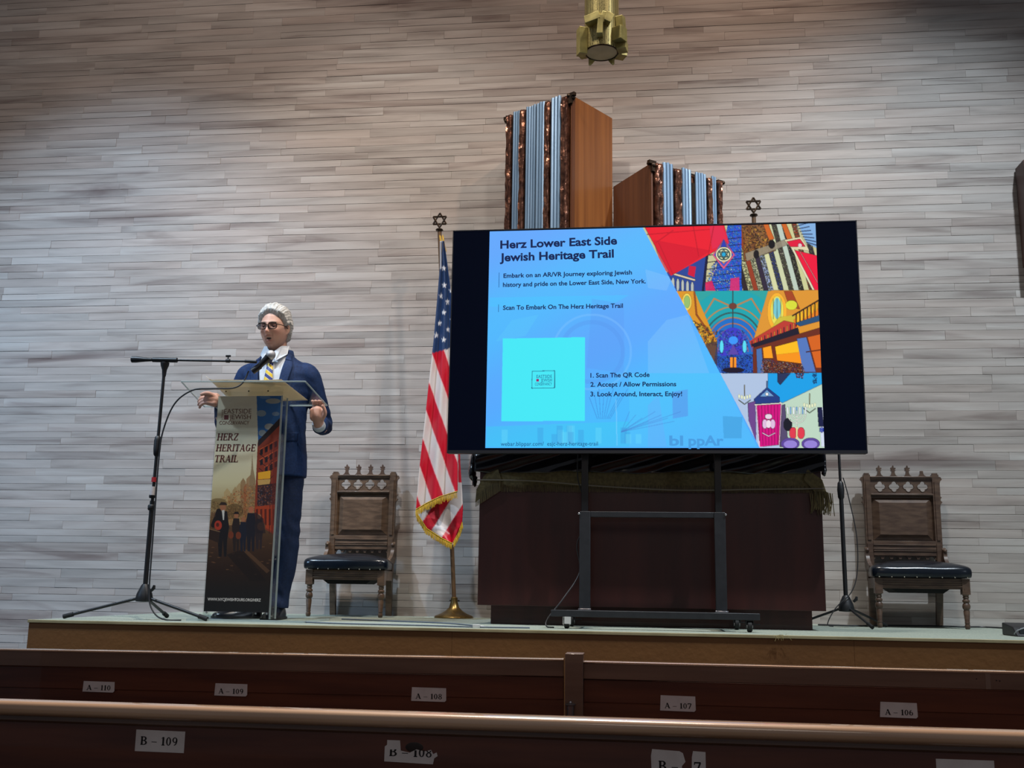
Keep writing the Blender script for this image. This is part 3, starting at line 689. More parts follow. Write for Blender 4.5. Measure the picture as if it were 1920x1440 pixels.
cv.ell(1357, 477, 15, 14, (235, 230, 190), 1, cl1); cv.ell(1357, 477, 12, 11, (40, 120, 120), 1, cl1); cv.ell(1357, 477, 10.5, 9.5, (225, 225, 180), 1, cl1)
for s_ in (1, -1): cv.line([(1357+9.5*math.sin(a), 477-s_*9*math.cos(a)) for a in (0, 2.094, 4.189, 0)], 1.3, (60, 110, 120), 1, cl1)
cv.ell(1357, 477, 4, 4, (30, 170, 220), 1, cl1)
for a in range(14): cv.ell(1342+a*.0+8*math.sin(a), 505+a*3, 1.2, 1.2, (230, 240, 255), .9, cl1); cv.ell(1371-8*math.sin(a), 505+a*3, 1.2, 1.2, (230, 240, 255), .9, cl1)
cv.poly([(1322, 530), (1335, 526), (1342, 546), (1323, 548)], (225, 30, 90), .9, cl1); cv.poly([(1370, 522), (1386, 520), (1387, 546), (1368, 548)], (225, 40, 110), .9, cl1)
cols = [(45, 35, 40), (205, 205, 150), (150, 60, 35), (190, 190, 150), (50, 40, 60), (150, 165, 205), (215, 215, 165), (40, 50, 110), (205, 210, 170), (70, 60, 60), (190, 205, 190)]
for i in range(16):
    x = 1392+i*9.5-20; c_ = cols[i % len(cols)]
    cv.poly([(x-14, 410), (x-5, 410), (x+34, 556), (x+25, 556)], c_, 1, cl1 & (cv.X > 1390))
    if i % 2: cv.speck(cv.mask([(x-14, 410), (x-5, 410), (x+34, 556), (x+25, 556)]) & cl1 & (cv.X > 1390), [(70, 70, 50), (235, 235, 200), (110, 120, 80)], 1.6, .8, .55)
cv.poly([(1390, 420), (1440, 415), (1455, 470), (1395, 490)], (120, 70, 35), .85, cl1); cv.speck(cv.mask([(1392, 425), (1440, 420), (1452, 468), (1397, 488)]) & cl1, [(215, 160, 60), (60, 35, 25), (190, 120, 50)], 3, .8, .6)
cv.poly([(1397, 475), (1480, 446), (1484, 456), (1400, 490)], (150, 140, 120), .9, cl1); cv.ell(1447, 458, 6, 8, (20, 15, 20), 1, cl1); cv.ell(1418, 477, 5, 8, (25, 20, 25), 1, cl1)
for x in (1428, 1462): cv.poly([(x, 412), (x+9, 412), (x+24, 448), (x+14, 450)], (205, 100, 35), 1, cl1)
cv.poly([(1493, 412), (1540, 412), (1540, 470), (1512, 455)], (130, 175, 225), 1, cl1)
for k in range(7): cv.line([(1494+k*3, 424+k*5), (1514+k*3, 418+k*7)], 1.3, (60, 80, 140), .8, cl1)
cv.poly([(1470, 450), (1502, 444), (1518, 470), (1484, 466)], (225, 215, 175), 1, cl1); cv.poly([(1475, 453), (1500, 448), (1510, 462), (1482, 463)], (225, 20, 60), 1, cl1)
cv.ell(1500, 460, 4, 4, (240, 220, 220), .9, cl1)
cv.poly([(1486, 468), (1535, 480), (1536, 545), (1528, 545)], (238, 18, 60), 1, cl1); cv.line([(1486, 466), (1526, 545)], 4, (225, 220, 185), 1, cl1); cv.line([(1500, 472), (1533, 530)], 1.6, (250, 150, 150), .9, cl1)
# middle picture: vaulted hall
cv.put(cl2, (225, 150, 40))
cv.ell(1374, 640, 92, 98, (22, 160, 175), 1, cl2 & (cv.Y < 640)); cv.poly([(1300, 545), (1445, 545), (1440, 600), (1310, 600)], (25, 165, 175), .9, cl2)
cv.ell(1374, 655, 55, 60, (25, 110, 200), 1, cl2)
for r_, c_ in ((92, (205, 140, 70)), (80, (60, 90, 90)), (70, (190, 130, 80)), (58, (190, 120, 90)), (48, (120, 90, 150)), (38, (170, 110, 110))): cv.ell(1374, 668-(92-r_)*.1, r_*.78, r_*1.02, c_, .9, cl2 & (cv.Y < 660), ring=2.4)
cv.line([(1374, 545), (1374, 630)], 1.2, (70, 60, 60), .9, cl2)
for k in (-1, 1): cv.line([(1374+k*2, 575), (1374+k*35, 560), (1374+k*60, 600), (1374+k*68, 650)], 3, (200, 130, 70), .9, cl2)
cv.ell(1374, 574, 7, 6, (110, 60, 50), 1, cl2)
cv.ell(1374, 650, 26, 36, (60, 60, 200), 1, cl2); cv.speck(cv.mask([(1348, 620), (1400, 620), (1405, 690), (1340, 690)]) & cl2, [(40, 60, 210), (120, 80, 220), (60, 160, 240), (30, 40, 130)], 2.5, .7, .6)
cv.ell(1375, 638, 9, 8, (60, 150, 250), 1, cl2); cv.poly([(1375, 645), (1385, 665), (1365, 665)], (90, 70, 170), 1, cl2)
for x in (1353, 1396): cv.ell(x, 650, 4, 12, (90, 220, 245), 1, cl2)
cv.poly([(1338, 668), (1415, 664), (1425, 700), (1335, 702)], (30, 80, 190), 1, cl2); cv.speck(cv.mask([(1338, 668), (1415, 664), (1425, 700), (1335, 702)]) & cl2, [(15, 30, 100), (70, 150, 240)], 2, .7, .5)
cv.poly([(1369, 670), (1381, 670), (1381, 690), (1369, 690)], (250, 150, 40), 1, cl2); cv.line([(1375, 670), (1375, 690)], 1.2, (120, 40, 20), 1, cl2); cv.ell(1375, 694, 20, 5, (25, 15, 40), 1, cl2)
lft = cv.mask([(1270, 546), (1302, 546), (1330, 610), (1345, 640), (1335, 700), (1325, 650)]) & cl2
cv.put(lft, (220, 150, 40)); cv.ell(1288, 566, 9, 16, (245, 215, 90), 1, cl2); cv.ell(1288, 566, 6, 12, (150, 190, 110), 1, cl2); cv.line([(1302, 548), (1306, 590), (1330, 625)], 3, (150, 70, 30), .9, cl2)
cv.speck(cv.mask([(1298, 600), (1345, 620), (1345, 650), (1318, 650)]) & cl2, [(250, 225, 70), (160, 90, 30), (60, 50, 60)], 3, .85, .7)
cv.poly([(1322, 645), (1345, 640), (1345, 700), (1338, 700)], (70, 50, 60), .8, cl2)
cv.poly([(1440, 546), (1545, 540), (1545, 620), (1440, 620), (1412, 640)], (222, 150, 50), 1, cl2)
cv.ell(1457, 585, 18, 36, (250, 180, 50), 1, cl2); cv.ell(1457, 583, 12, 28, (235, 225, 90), 1, cl2); cv.ell(1457, 578, 7, 20, (120, 200, 210), 1, cl2)
for k in range(3): cv.line([(1450+k*7, 560), (1450+k*7, 598)], .9, (80, 130, 120), 1, cl2)
cv.poly([(1470, 546), (1485, 546), (1500, 580), (1480, 575)], (160, 60, 30), .9, cl2); cv.ell(1484, 572, 11, 9, (220, 230, 60), .95, cl2)
cv.poly([(1440, 625), (1460, 595), (1490, 590), (1495, 610)], (205, 190, 60), .9, cl2)
cv.poly([(1488, 600), (1540, 560), (1545, 600), (1490, 615)], (235, 130, 30), 1, cl2)
for k in range(8): cv.ell(1496+k*6.5, 597-k*4.2, 3, 9, (250, 200, 40), .8, cl2); cv.line([(1493+k*7, 612-k*3), (1493+k*7, 588-k*4)], 1.3, (60, 30, 30), 1, cl2)
cv.line([(1486, 592), (1545, 557)], 2, (60, 35, 30), 1, cl2); cv.poly([(1490, 606), (1545, 588), (1545, 600), (1500, 612)], (40, 80, 120), 1, cl2)
cv.poly([(1405, 640), (1470, 601), (1492, 606), (1492, 620), (1410, 652)], (190, 60, 50), 1, cl2)
for k in range(14): cv.line([(1410+k*6, 640-k*2.6), (1410+k*6, 650-k*2.4)], 1.4, (250, 170, 60) if k % 2 else (50, 30, 60), 1, cl2)
cv.poly([(1408, 646), (1496, 614), (1500, 630), (1415, 652)], (30, 25, 45), 1, cl2)
cv.poly([(1412, 652), (1545, 612), (1548, 702), (1412, 702)], (110, 45, 30), 1, cl2)
cv.poly([(1453, 650), (1498, 638), (1505, 682), (1457, 676)], (252, 190, 30), 1, cl2); cv.poly([(1455, 665), (1501, 660), (1505, 682), (1457, 676)], (245, 120, 20), .6, cl2)
cv.poly([(1430, 652), (1446, 648), (1450, 672), (1432, 672)], (250, 160, 30), 1, cl2)
cv.poly([(1418, 655), (1428, 652), (1432, 700), (1420, 700)], (70, 120, 190), .9, cl2)
cv.poly([(1494, 635), (1512, 632), (1530, 698), (1506, 698)], (85, 120, 190), 1, cl2); cv.poly([(1514, 632), (1545, 625), (1548, 690), (1530, 690)], (215, 100, 30), 1, cl2)
cv.line([(1512, 660), (1545, 655)], 1.5, (110, 40, 20), 1, cl2); cv.poly([(1538, 630), (1546, 628), (1547, 665)], (250, 200, 50), 1, cl2)
cv.speck(cv.mask([(1430, 672), (1505, 684), (1510, 702), (1425, 702)]) & cl2, [(230, 200, 180), (50, 30, 50), (120, 90, 140), (200, 120, 70)], 2.2, .85, .75)
# bottom picture
cv.put(cl3, (176, 196, 226)); cv.poly([(1440, 700), (1550, 697), (1550, 716), (1468, 756), (1440, 740)], (25, 160, 232), 1, cl3)
cv.poly([(1462, 758), (1550, 716), (1550, 845), (1462, 845)], (190, 215, 195), 1, cl3)
cv.poly([(1458, 700), (1482, 700), (1463, 722), (1458, 716)], (40, 50, 90), 1, cl3); cv.speck(cv.mask([(1490, 698), (1508, 698), (1506, 710), (1494, 709)]) & cl3, [(30, 30, 80), (190, 60, 80)], 2, .9, .8)
cv.speck(cv.mask([(1523, 700), (1532, 700), (1531, 720), (1524, 720)]) & cl3, [(20, 60, 140)], 2, .9, .5)
for x, y in ((1396, 722), (1518, 738)):
    cv.line([(x, y), (x, y+26)], 1.2, (150, 140, 100), 1, cl3)
    for k in range(5): cv.ell(x-10+k*5, y+24+abs(k-2)*-1.5, 1.8, 4, (235, 240, 200), 1, cl3)
    cv.line([(x-11, y+28), (x, y+36), (x+11, y+28)], 1.2, (120, 130, 110), 1, cl3)
cv.poly([(1414, 748), (1438, 726), (1462, 745), (1462, 758), (1414, 758)], (35, 60, 130), 1, cl3); cv.poly([(1424, 744), (1438, 731), (1452, 743)], (120, 170, 220), .9, cl3); cv.ell(1438, 739, 3, 3, (240, 240, 240), 1, cl3)
cv.line([(1438, 715), (1438, 730)], 2, (30, 90, 160), 1, cl3)
cv.poly([(1402, 756), (1416, 752), (1418, 830), (1404, 790)], (110, 70, 140), 1, cl3)
cv.poly([(1418, 760), (1464, 757), (1461, 834), (1424, 838)], (214, 14, 130), 1, cl3)
for k in range(7): cv.line([(1422+k*6, 760), (1425+k*5.5, 834)], 1.4, (160, 0, 100), .7, cl3)
cv.line([(1416, 759), (1465, 756)], 2.5, (235, 235, 220), 1, cl3); cv.line([(1418, 760), (1424, 838)], 1.8, (240, 200, 220), 1, cl3); cv.line([(1465, 758), (1461, 834)], 1.8, (240, 200, 220), 1, cl3)
cv.ell(1441, 781, 7, 5, (235, 210, 230), 1, cl3); cv.ell(1434, 795, 5, 9, (225, 190, 225), 1, cl3); cv.ell(1449, 795, 5, 9, (225, 190, 225), 1, cl3); cv.ell(1441, 795, 5, 8, (240, 220, 235), 1, cl3); cv.line([(1430, 812), (1441, 818), (1453, 812)], 2.2, (235, 200, 230), 1, cl3)
cv.poly([(1466, 760), (1472, 758), (1478, 838), (1462, 838)], (60, 40, 90), .8, cl3); cv.ell(1477, 796, 8, 12, (25, 25, 40), 1, cl3)
for k in range(7):
    x = 1477+k*5.6; cv.line([(x, 764), (x, 776)], 2.6, (245, 250, 255) if k % 2 == 0 else (120, 170, 220), 1, cl3)
for r_ in (18, 12, 6): cv.ell(1494, 776, r_, r_, (235, 240, 230), 1, cl3 & (cv.Y > 776), ring=1.7)
cv.line([(1494, 770), (1494, 802)], 2, (235, 240, 230), 1, cl3)
for x in (1487, 1502): cv.ell(x, 812, 7, 11, (225, 60, 80), 1, cl3); 
cv.line([(1494, 802), (1494, 822)], 4, (240, 220, 160), 1, cl3)
for x in (1482, 1520): cv.ell(x, 832, 17, 11, (95, 70, 160), 1, cl3); cv.ell(x, 833, 13, 8, (150, 130, 215), 1, cl3)
cv.poly([(1536, 765), (1548, 762), (1548, 838), (1540, 838)], (210, 220, 240), 1, cl3); cv.poly([(1533, 764), (1541, 764), (1545, 800), (1535, 800)], (25, 30, 70), 1, cl3); cv.line([(1538, 806), (1547, 806)], 3, (30, 60, 170), 1, cl3)
for s_ in (1, -1): cv.line([(1541+5*math.sin(a), 806-s_*5*math.cos(a)) for a in (0, 2.094, 4.189, 0)], 1.2, (30, 60, 200), 1, cl3)
cv.outline(tri & (((cv.X > 1201+(cv.Y-425)*.545+4))), 1.3)
# the cyan card on the slide (its code is left out) with the small boxed logo
cv.poly([(943, 635), (1097, 632), (1097, 789), (940, 790)], (70, 232, 246), 1)
cv.line([(998, 696), (1040, 695), (1040, 727), (997, 728), (998, 696)], 1.1, (30, 90, 130), 1)
painted_panel('slide_picture', cv, -.821-o_.x, .924-o_.x, 1.798-o_.z, 2.998-o_.z, TY-.0005-o_.y, 600, 420, vmat('slide_glow', emit=1.0), screen) if False else None
X, Z = np.meshgrid(np.linspace(-.821, .924, 600), np.linspace(2.998, 1.798, 420)); P = np.stack([X, np.full(X.shape, TY+.0004), Z], -1)
px, py = projA(P); me = grid_mesh('slide', P-np.array(o_)); colour(me, cv.sample(px, py).reshape(-1, 3)); obj('slide_picture', me, vmat('slide_glow', emit=1.0), screen, sm=False)
M_st = emat('slide_text', S(22, 38, 84)); M_sf = emat('slide_text_faint', S(34, 78, 136)); M_sr = emat('slide_text_red', S(150, 50, 110)); M_sw = emat('slide_mark', S(74, 158, 226))
def stext(s, x, y, x2, y2, cap, m=M_st, bold=.024):       # from (x,y) baseline to (x2,y2) in photo pixels
    a, b_ = at(x, y, TY), at(x2, y2, TY); 
    return text('slide_text', s, a.x-o_.x, a.z-o_.z, -.0003, cap*.00292, (b_-a).length, m, screen, bold=bold, rot=math.atan2(b_.z-a.z, b_.x-a.x))
stext('Herz Lower East Side', 938, 466, 1157, 458, 15.2, bold=.03); stext('Jewish Heritage Trail', 937, 490, 1151, 482.5, 15.2, bold=.03)
stext('Embark on an AR/VR Journey exploring Jewish', 944, 521, 1185, 514.5, 8.2); stext('history and pride on the Lower East Side, New York.', 943, 538, 1211, 531, 8.2)
stext('Scan To Embark On The Herz Heritage Trail', 943, 581, 1168, 577, 8.2)
stext('1. Scan The QR Code', 1107, 708, 1218, 706.5, 8.2); stext('2. Accept / Allow Permissions', 1107, 725, 1268, 724, 8.2); stext('3. Look Around, Interact, Enjoy!', 1107, 743, 1279, 742.5, 8.2)
stext('webar.blippar.com/  esjc-herz-heritage-trail', 939, 836, 1121, 835.5, 7.4, M_sf, .0)
stext('bl', 1255, 835, 1281, 835, 17, M_sw, .03); stext('ppAr', 1291, 835, 1357, 835, 17, M_sw, .03)
stext('EASTSIDE', 1006, 709, 1035, 708.6, 6, M_sf, 0); stext('JEWISH', 1014, 716, 1035, 715.6, 6, M_sf, 0); stext('CONSERVANCY', 1003, 723, 1035, 722.6, 5.5, M_sf, 0)
a = at(1008, 713, TY); obj('logo_square', prism(B(), [(a.x-o_.x-.007, a.z-o_.z-.007), (a.x-o_.x+.007, a.z-o_.z-.007), (a.x-o_.x+.007, a.z-o_.z+.007), (a.x-o_.x-.007, a.z-o_.z+.007)], -.0006, -.0002), M_sr, screen, sm=False)
for x, y0, y1 in ((935.5, 511, 539), (934.5, 571, 585)):
    a, b_ = at(x, y0, TY), at(x, y1, TY); obj('slide_rule', box(B(), a.x-o_.x, a.x-o_.x+.0025, -.0006, -.0002, b_.z-o_.z, a.z-o_.z), M_sf, screen, sm=False)

# ================================================================ CHAIRS
M_oak = mat('dark_oak', S(92, 72, 58), S(70, 52, 42), (14, 14, 50), .42, bump=.06, coat=.15)
M_oakl = mat('brown_oak', S(104, 82, 64), S(78, 60, 46), (14, 14, 50), .4, bump=.06, coat=.2)
M_seat = mat('navy_leather', S(9, 17, 27), S(12, 21, 32), (20, 20, 20), .22, bump=.03, spec=.6)
M_tack = mat('tack', S(200, 195, 180), rough=.3, metal=.9)
def finial(t, x, y, z, broken=False):
    bm = B()
    prism(bm, [(x-.026, z), (x+.026, z), (x+.014, z+.008), (x+.009, z+.02), (x+.008, z+.034), (x-.008, z+.034), (x-.009, z+.02), (x-.014, z+.008)], y-.010, y+.010)
    if not broken:
        box(bm, x-.014, x+.014, y-.010, y+.010, z+.034, z+.040)
        prism(bm, [(x-.007, z+.040), (x+.007, z+.040), (x+.016, z+.047), (x+.013, z+.056), (x+.005, z+.053), (x+.004, z+.062), (x, z+.070), (x-.004, z+.062), (x-.005, z+.053), (x-.013, z+.056), (x-.016, z+.047)], y-.009, y+.009)
    obj('finial', bm, M_oak, t)
def chair(label, ox, oak, wf, wb, shift, nf, group):
    # local origin: centre of the front leg line on the stage; back towards +y
    t = thing('gothic_chair', label, 'chair', (ox, 6.49, ST), 0, group); yb = .36
    xf = wf/2; xb = wb/2; m = oak
    for s in (-1, 1):
        x = s*(xf-.022)
        bm = B(); box(bm, x-.022, x+.022, -.022, .022, .195, .285)
        lathe(bm, [(.010, 0), (.014, .006), (.0155, .018), (.012, .030), (.015, .034), (.013, .040), (.018, .10), (.0145, .108), (.021, .118), (.0225, .130), (.019, .142), (.014, .148), (.021, .156), (.021, .162), (.013, .170), (.018, .178), (.015, .186), (.02, .196)], x, 0, 16)
        obj('front_leg', bm, m, t)
        bm = B(); q = [Vector((s*(xb-.03)+shift, yb+.055, 0)), Vector((s*(xb-.025)+shift, yb+.02, .28))]
        a = [bm.verts.new(q[0]+Vector(d)) for d in ((-.018, -.016, 0), (.018, -.016, 0), (.018, .016, 0), (-.018, .016, 0))]
        b = [bm.verts.new(q[1]+Vector(d)) for d in ((-.019, -.02, 0), (.019, -.02, 0), (.019, .02, 0), (-.019, .02, 0))]
        bm.faces.new(a); bm.faces.new(b)
        for i in range(4): bm.faces.new((a[i], a[(i+1) % 4], b[(i+1) % 4], b[i]))
        obj('rear_leg', bm, m, t)
        # back post with stepped head, carved brackets and ear
        px_ = s*(xb-.020)+shift
        bm = B(); box(bm, px_-.020, px_+.020, yb-.01, yb+.028, .27, .925); box(bm, px_-.015, px_+.015, yb-.006, yb+.024, .925, .935)
        prism(bm, [(px_+s*.018, .70), (px_+s*.024, .74), (px_+s*.036, .755), (px_+s*.026, .765), (px_+s*.026, .775), (px_+s*.034, .785), (px_+s*.026, .79), (px_+s*.026, .87), (px_+s*.030, .885), (px_+s*.040, .895), (px_+s*.034, .910), (px_+s*.018, .915)], yb-.004, yb+.022)
        box(bm, px_-.016, px_+.016, yb-.016, yb-.008, .30, .50); box(bm, px_-.010, px_+.010, yb-.016, yb-.008, .52, .88)
        obj('back_post', bm, m, t)
        # curved side bracket joining back and seat
        w0 = Vector((s*(xb-.01)+shift, yb-.01, .50)); bm = B(); pr_ = []
        cur = spline([(yb-.01, .475), (yb-.03, .46), (yb-.035, .43), (yb-.05, .40), (yb-.09, .375), (yb-.13, .365)] and [Vector((yb-.01, .475, 0)), Vector((yb-.04, .455, 0)), Vector((yb-.045, .42, 0)), Vector((yb-.075, .385, 0)), Vector((yb-.13, .36, 0))], 5)
        xx = s*(xb+.004)+shift
        poly = [(p.x, p.y) for p in cur]+[(yb-.12, .335), (yb-.02, .335), (yb+.0, .36)]
        a = [bm.verts.new((xx-.011, u_, v_)) for u_, v_ in poly]; b = [bm.verts.new((xx+.011, u_, v_)) for u_, v_ in poly]
        bm.faces.new(a); bm.faces.new(b[::-1])
        for i in range(len(poly)): bm.faces.new((a[i], b[i], b[(i+1) % len(poly)], a[(i+1) % len(poly)]))
        sphere(bm, (xx, yb-.04, .455), .013, 8); sphere(bm, (xx, yb-.125, .35), .012, 8)
        obj('side_bracket', bm, m, t)
        # side seat rail
        bm = B(); n_ = 1
        v = [bm.verts.new(p) for p in ((s*(xf-.005), 0, .225), (s*(xf-.025), 0, .225), (s*(xb-.02)+shift, yb, .225), (s*xb+shift, yb, .225))]
        u = [bm.verts.new(p.co+Vector((0, 0, .06))) for p in v]; bm.faces.new(v); bm.faces.new(u)
        for i in range(4): bm.faces.new((v[i], v[(i+1) % 4], u[(i+1) % 4], u[i]))
        obj('side_rail', bm, m, t)
    bm = B(); box(bm, -xf+.04, xf-.04, -.016, .008, .225, .285)
    for z_ in (.236, .250, .262): box(bm, -xf+.04, xf-.04, -.021, -.014, z_, z_+.007)
    obj('front_rail', bm, m, t, bevel=.001)
    bm = B(); box(bm, -xb+.04+shift, xb-.04+shift, yb-.005, yb+.015, .225, .285); obj('rear_rail', bm, m, t)
    # seat cushion: domed, bulging leather
    N, Mr = 28, 20; P = []
    prof = [(.0, .284), (.010, .290), (.013, .315), (.012, .338), (.002, .352)]
    bm = B(); rings = []
    def outline(off):
        o = []; pts = [(-xf-.022-off, -.045-off), (xf+.022+off, -.045-off), (xb+.0+off+shift, yb-.025), (-xb-.0-off+shift, yb-.025)]
        for i in range(4):
            a, b = Vector(pts[i]), Vector(pts[(i+1) % 4])
            for k in range(10): o.append(a+(b-a)*((k+.5)/10))
        return [(o[i-1]+o[i]*2+o[(i+1) % 40])/4 for i in range(40)]
    for off, z_ in prof: rings.append([bm.verts.new((p.x, p.y, z_+(.003*math.sin(p.x*26+2) if z_ > .34 else 0))) for p in outline(off-.006)])
    cx_, cy_ = shift*.5, yb*.5
    for f in (.86, .65, .4, .18):
        rings.append([bm.verts.new((cx_+(p.x-cx_)*f, cy_+(p.y-cy_)*f, .355+.034*(1-f*f)+.004)) for p in outline(-.01)])
    for a, b in zip(rings, rings[1:]):
        for i in range(40): bm.faces.new((a[i], a[(i+1) % 40], b[(i+1) % 40], b[i]))
    bm.faces.new(rings[0][::-1]); bm.faces.new(rings[-1])
    st_ = obj('seat_cushion', bm, M_seat, t); st_.modifiers.new('s', 'SUBSURF').render_levels = 1
    bm = B(); box(bm, -xf+.05, xf-.05, .02, yb-.03, .20, .26); 
    for v in bm.verts:
        if v.co.z < .23: v.co.x *= .6; v.co.y = .05+(v.co.y-.05)*.7
    obj('webbing', bm, mat('black_webbing', S(14, 15, 18), rough=.8), t)
    for i in range(8): obj('tack', sphere(B(), (-xf+.02+i*(2*xf-.04)/7, -.055, .290), .0035, 8), M_tack, t)
    # back: top rail, pierced panel, middle rail, raised panel, lower rails with scallops
    X0_, X1_ = -xb+.04+shift, xb-.04+shift; wd = X1_-X0_
    bm = B(); box(bm, X0_, X1_, yb-.012, yb+.024, .895, .915); box(bm, X0_, X1_, yb-.018, yb+.024, .906, .912); obj('top_rail', bm, m, t, bevel=.002)
    for i in range(4): 
        x = X0_+wd*(.155+i*.23)
        finial(t, x, yb+.006, .915, broken=(i not in nf))
    # pierced panel: a grid with four quatrefoil holes
    z0, z1 = .808, .895; cs = [X0_+wd*(.155+i*.23) for i in range(4)]; r_ = .0155
    nx, nz = int(wd/.0022), 40; bm = B(); V = {}
    def hole(x, z_):
        for c_ in cs:
            dx, dz = x-c_, z_-.851
            for a, b in ((0, .018), (0, -.018), (.018, 0), (-.018, 0)):
                if (dx-a)**2+(dz-b)**2 < r_**2: return True
            if abs(dx) < .012 and abs(dz) < .012: return True
        return False
    gx = np.linspace(X0_, X1_, nx); gz = np.linspace(z0, z1, nz)
    def gv(i, j, k):
        if (i, j, k) not in V: V[i, j, k] = bm.verts.new((gx[i], yb+(-.002, .012)[k], gz[j]))
        return V[i, j, k]
    solid = [[not hole((gx[i]+gx[i+1])/2, (gz[j]+gz[j+1])/2) for j in range(nz-1)] for i in range(nx-1)]
    for i in range(nx-1):
        for j in range(nz-1):
            if solid[i][j]:
                bm.faces.new((gv(i, j, 0), gv(i+1, j, 0), gv(i+1, j+1, 0), gv(i, j+1, 0)))
                for di, dj, e in ((-1, 0, ((i, j), (i, j+1))), (1, 0, ((i+1, j), (i+1, j+1))), (0, -1, ((i, j), (i+1, j))), (0, 1, ((i, j+1), (i+1, j+1)))):
                    a, b = i+di, j+dj
                    if 0 <= a < nx-1 and 0 <= b < nz-1 and not solid[a][b]:
                        bm.faces.new((gv(*e[0], 0), gv(*e[1], 0), gv(*e[1], 1), gv(*e[0], 1)))
    obj('pierced_panel', bm, m, t, sm=False)
    bm = B()
    for c_ in cs: 
        pts = []
        for i in range(33):
            a = 2*math.pi*i/32; rad = .024+.009*abs(math.cos(2*a)); pts.append((c_+rad*math.cos(a), yb-.003, .851+rad*math.sin(a)))
        tube(bm, pts, .0022, 5, cap=False)
    obj('quatrefoil_rims', bm, m, t, kind='stuff')
    bm = B(); box(bm, X0_, X1_, yb-.012, yb+.022, .792, .808); box(bm, X0_, X1_, yb-.018, yb+.02, .797, .803); obj('middle_rail', bm, m, t, bevel=.002)
    bm = B(); a = [bm.verts.new(p) for p in ((X0_+.005, yb+.012, .515), (X1_-.005, yb+.012, .515), (X1_-.005, yb+.012, .782), (X0_+.005, yb+.012, .782))]
    b = [bm.verts.new(p) for p in ((X0_+.045, yb-.014, .553), (X1_-.045, yb-.014, .553), (X1_-.045, yb-.014, .750), (X0_+.045, yb-.014, .750))]
    bm.faces.new(b); 
    for i in range(4): bm.faces.new((a[i], a[(i+1) % 4], b[(i+1) % 4], b[i]))
    obj('raised_panel', bm, m, t, sm=False)
    obj('panel_frame', box(B(), X0_, X1_, yb+.012, yb+.022, .51, .792), m, t)
    bm = B(); box(bm, X0_, X1_, yb-.012, yb+.022, .425, .515)
    for z_ in (.452, .462, .487): box(bm, X0_, X1_, yb-.018, yb-.010, z_, z_+.006)
    obj('lower_rail', bm, m, t, bevel=.001)
    n = 7; pts = [(X0_, .43)]
    for i in range(n):
        a0 = X0_+wd*i/n; w_ = wd/n
        pts += [(a0+w_*.04, .404), (a0+w_*.12, .404)]+[(a0+w_*(.5-.36*math.cos(math.pi*k/6)), .404+.017*math.sin(math.pi*k/6)) for k in range(7)]+[(a0+w_*.96, .404)]
    pts += [(X1_, .404), (X1_, .43)]
    obj('scalloped_edge', prism(B(), pts, yb-.004, yb+.012), m, t, sm=False)
    return t
g_ = 'carved gothic chairs on the stage'
chair('carved dark oak chair with navy leather seat, between the speaker and the flag', -1.826, M_oakl, .50, .432, -.005, (0, 1, 2, 3), g_)
chair('carved dark oak chair with navy leather seat, one back finial missing, right of the television', 1.606, M_oak, .53, .452, .0, (0, 1, 2), g_)

# ================================================================ FLAG + POLES
def star_prism(bm, c, R_, yw, tilt=0, hole=True):
    for s in (1, -1):
        pts = [(c[0]+R_*math.sin(a), c[2]+s*R_*math.cos(a)) for a in (0, 2*math.pi/3, 4*math.pi/3)]
        for i in range(3):
            a, b = Vector((pts[i][0], c[1]+.001*s, pts[i][1])), Vector((pts[(i+1) % 3][0], c[1]+.001*s, pts[(i+1) % 3][1]))
            tube(bm, [a, b], R_*.12, 6)
def pole(label, bx, by, tx, ty, topz, sx):
    t = thing('flag_pole', label, 'flag pole', (bx, by, ST), 0, 'flag poles'); H = topz-ST
    lean = lambda z_: ((tx-bx)*z_/H, (ty-by)*z_/H)
    obj('shaft', tube(B(), [(0, 0, .10), (*lean(H), H)], .0135, 12), mat('pole_wood', S(104, 78, 52), S(80, 58, 38), (40, 40, 3), .4), t)
    obj('base', lathe(B(), [(.122, 0), (.124, .006), (.118, .014), (.085, .026), (.055, .044), (.032, .066), (.022, .10), (.021, .125), (.016, .13)], n=32), M_brass, t)
    obj('clamp_screw', tube(B(), [(-.03, 0, .108), (.034, 0, .108)], .005, 8), M_black, t)
    l_ = lean(H); obj('collar', lathe(B(), [(.022, H-.006), (.026, H), (.022, H+.006), (.012, H+.01)], l_[0], l_[1], 16), M_bronze, t)
    bm = B(); tube(bm, [(l_[0], l_[1], H), (l_[0], l_[1], H+.03)], .006, 8); star_prism(bm, (l_[0], l_[1], H+.068), .052, 0)
    obj('star_finial', bm, M_bronze, t)
    return t
fp = pole('wooden flag pole with a six pointed star finial and round brass base', -1.182, 6.725, -1.344, 6.705, 3.437, 1)
pole('second flag pole whose star finial rises above the television', .73, 6.66, .73, 6.64, 3.46, 1)
FY = 6.66
fc = Canvas(770, 440, 875, 1035, 2)
def stripes():
    X, Y = fc.X, fc.Y; s = Y-2.8*X-(669-2.8*812); red = np.floor(s/69).astype(int) % 2 != 0
    fc.put(~red, (214, 206, 204)); fc.put(red, (196, 22, 46))
    seam = np.abs(s/69-np.round(s/69)) < .035; fc.put(seam, (240, 190, 190), .6)
stripes()
cant = fc.Y < 662-(fc.X-812)*.28; fc.put(cant, (38, 62, 104)); fc.put(cant & (fc.X < 829-(fc.Y-455)*.03) & (fc.Y < 505), (168, 176, 190))
def fstar(cx, cy, r):
    fc.poly([(cx+(r if i % 2 == 0 else r*.4)*math.sin(i*math.pi/5)*.8, cy-(r if i % 2 == 0 else r*.4)*math.cos(i*math.pi/5)) for i in range(10)], (225, 228, 235))
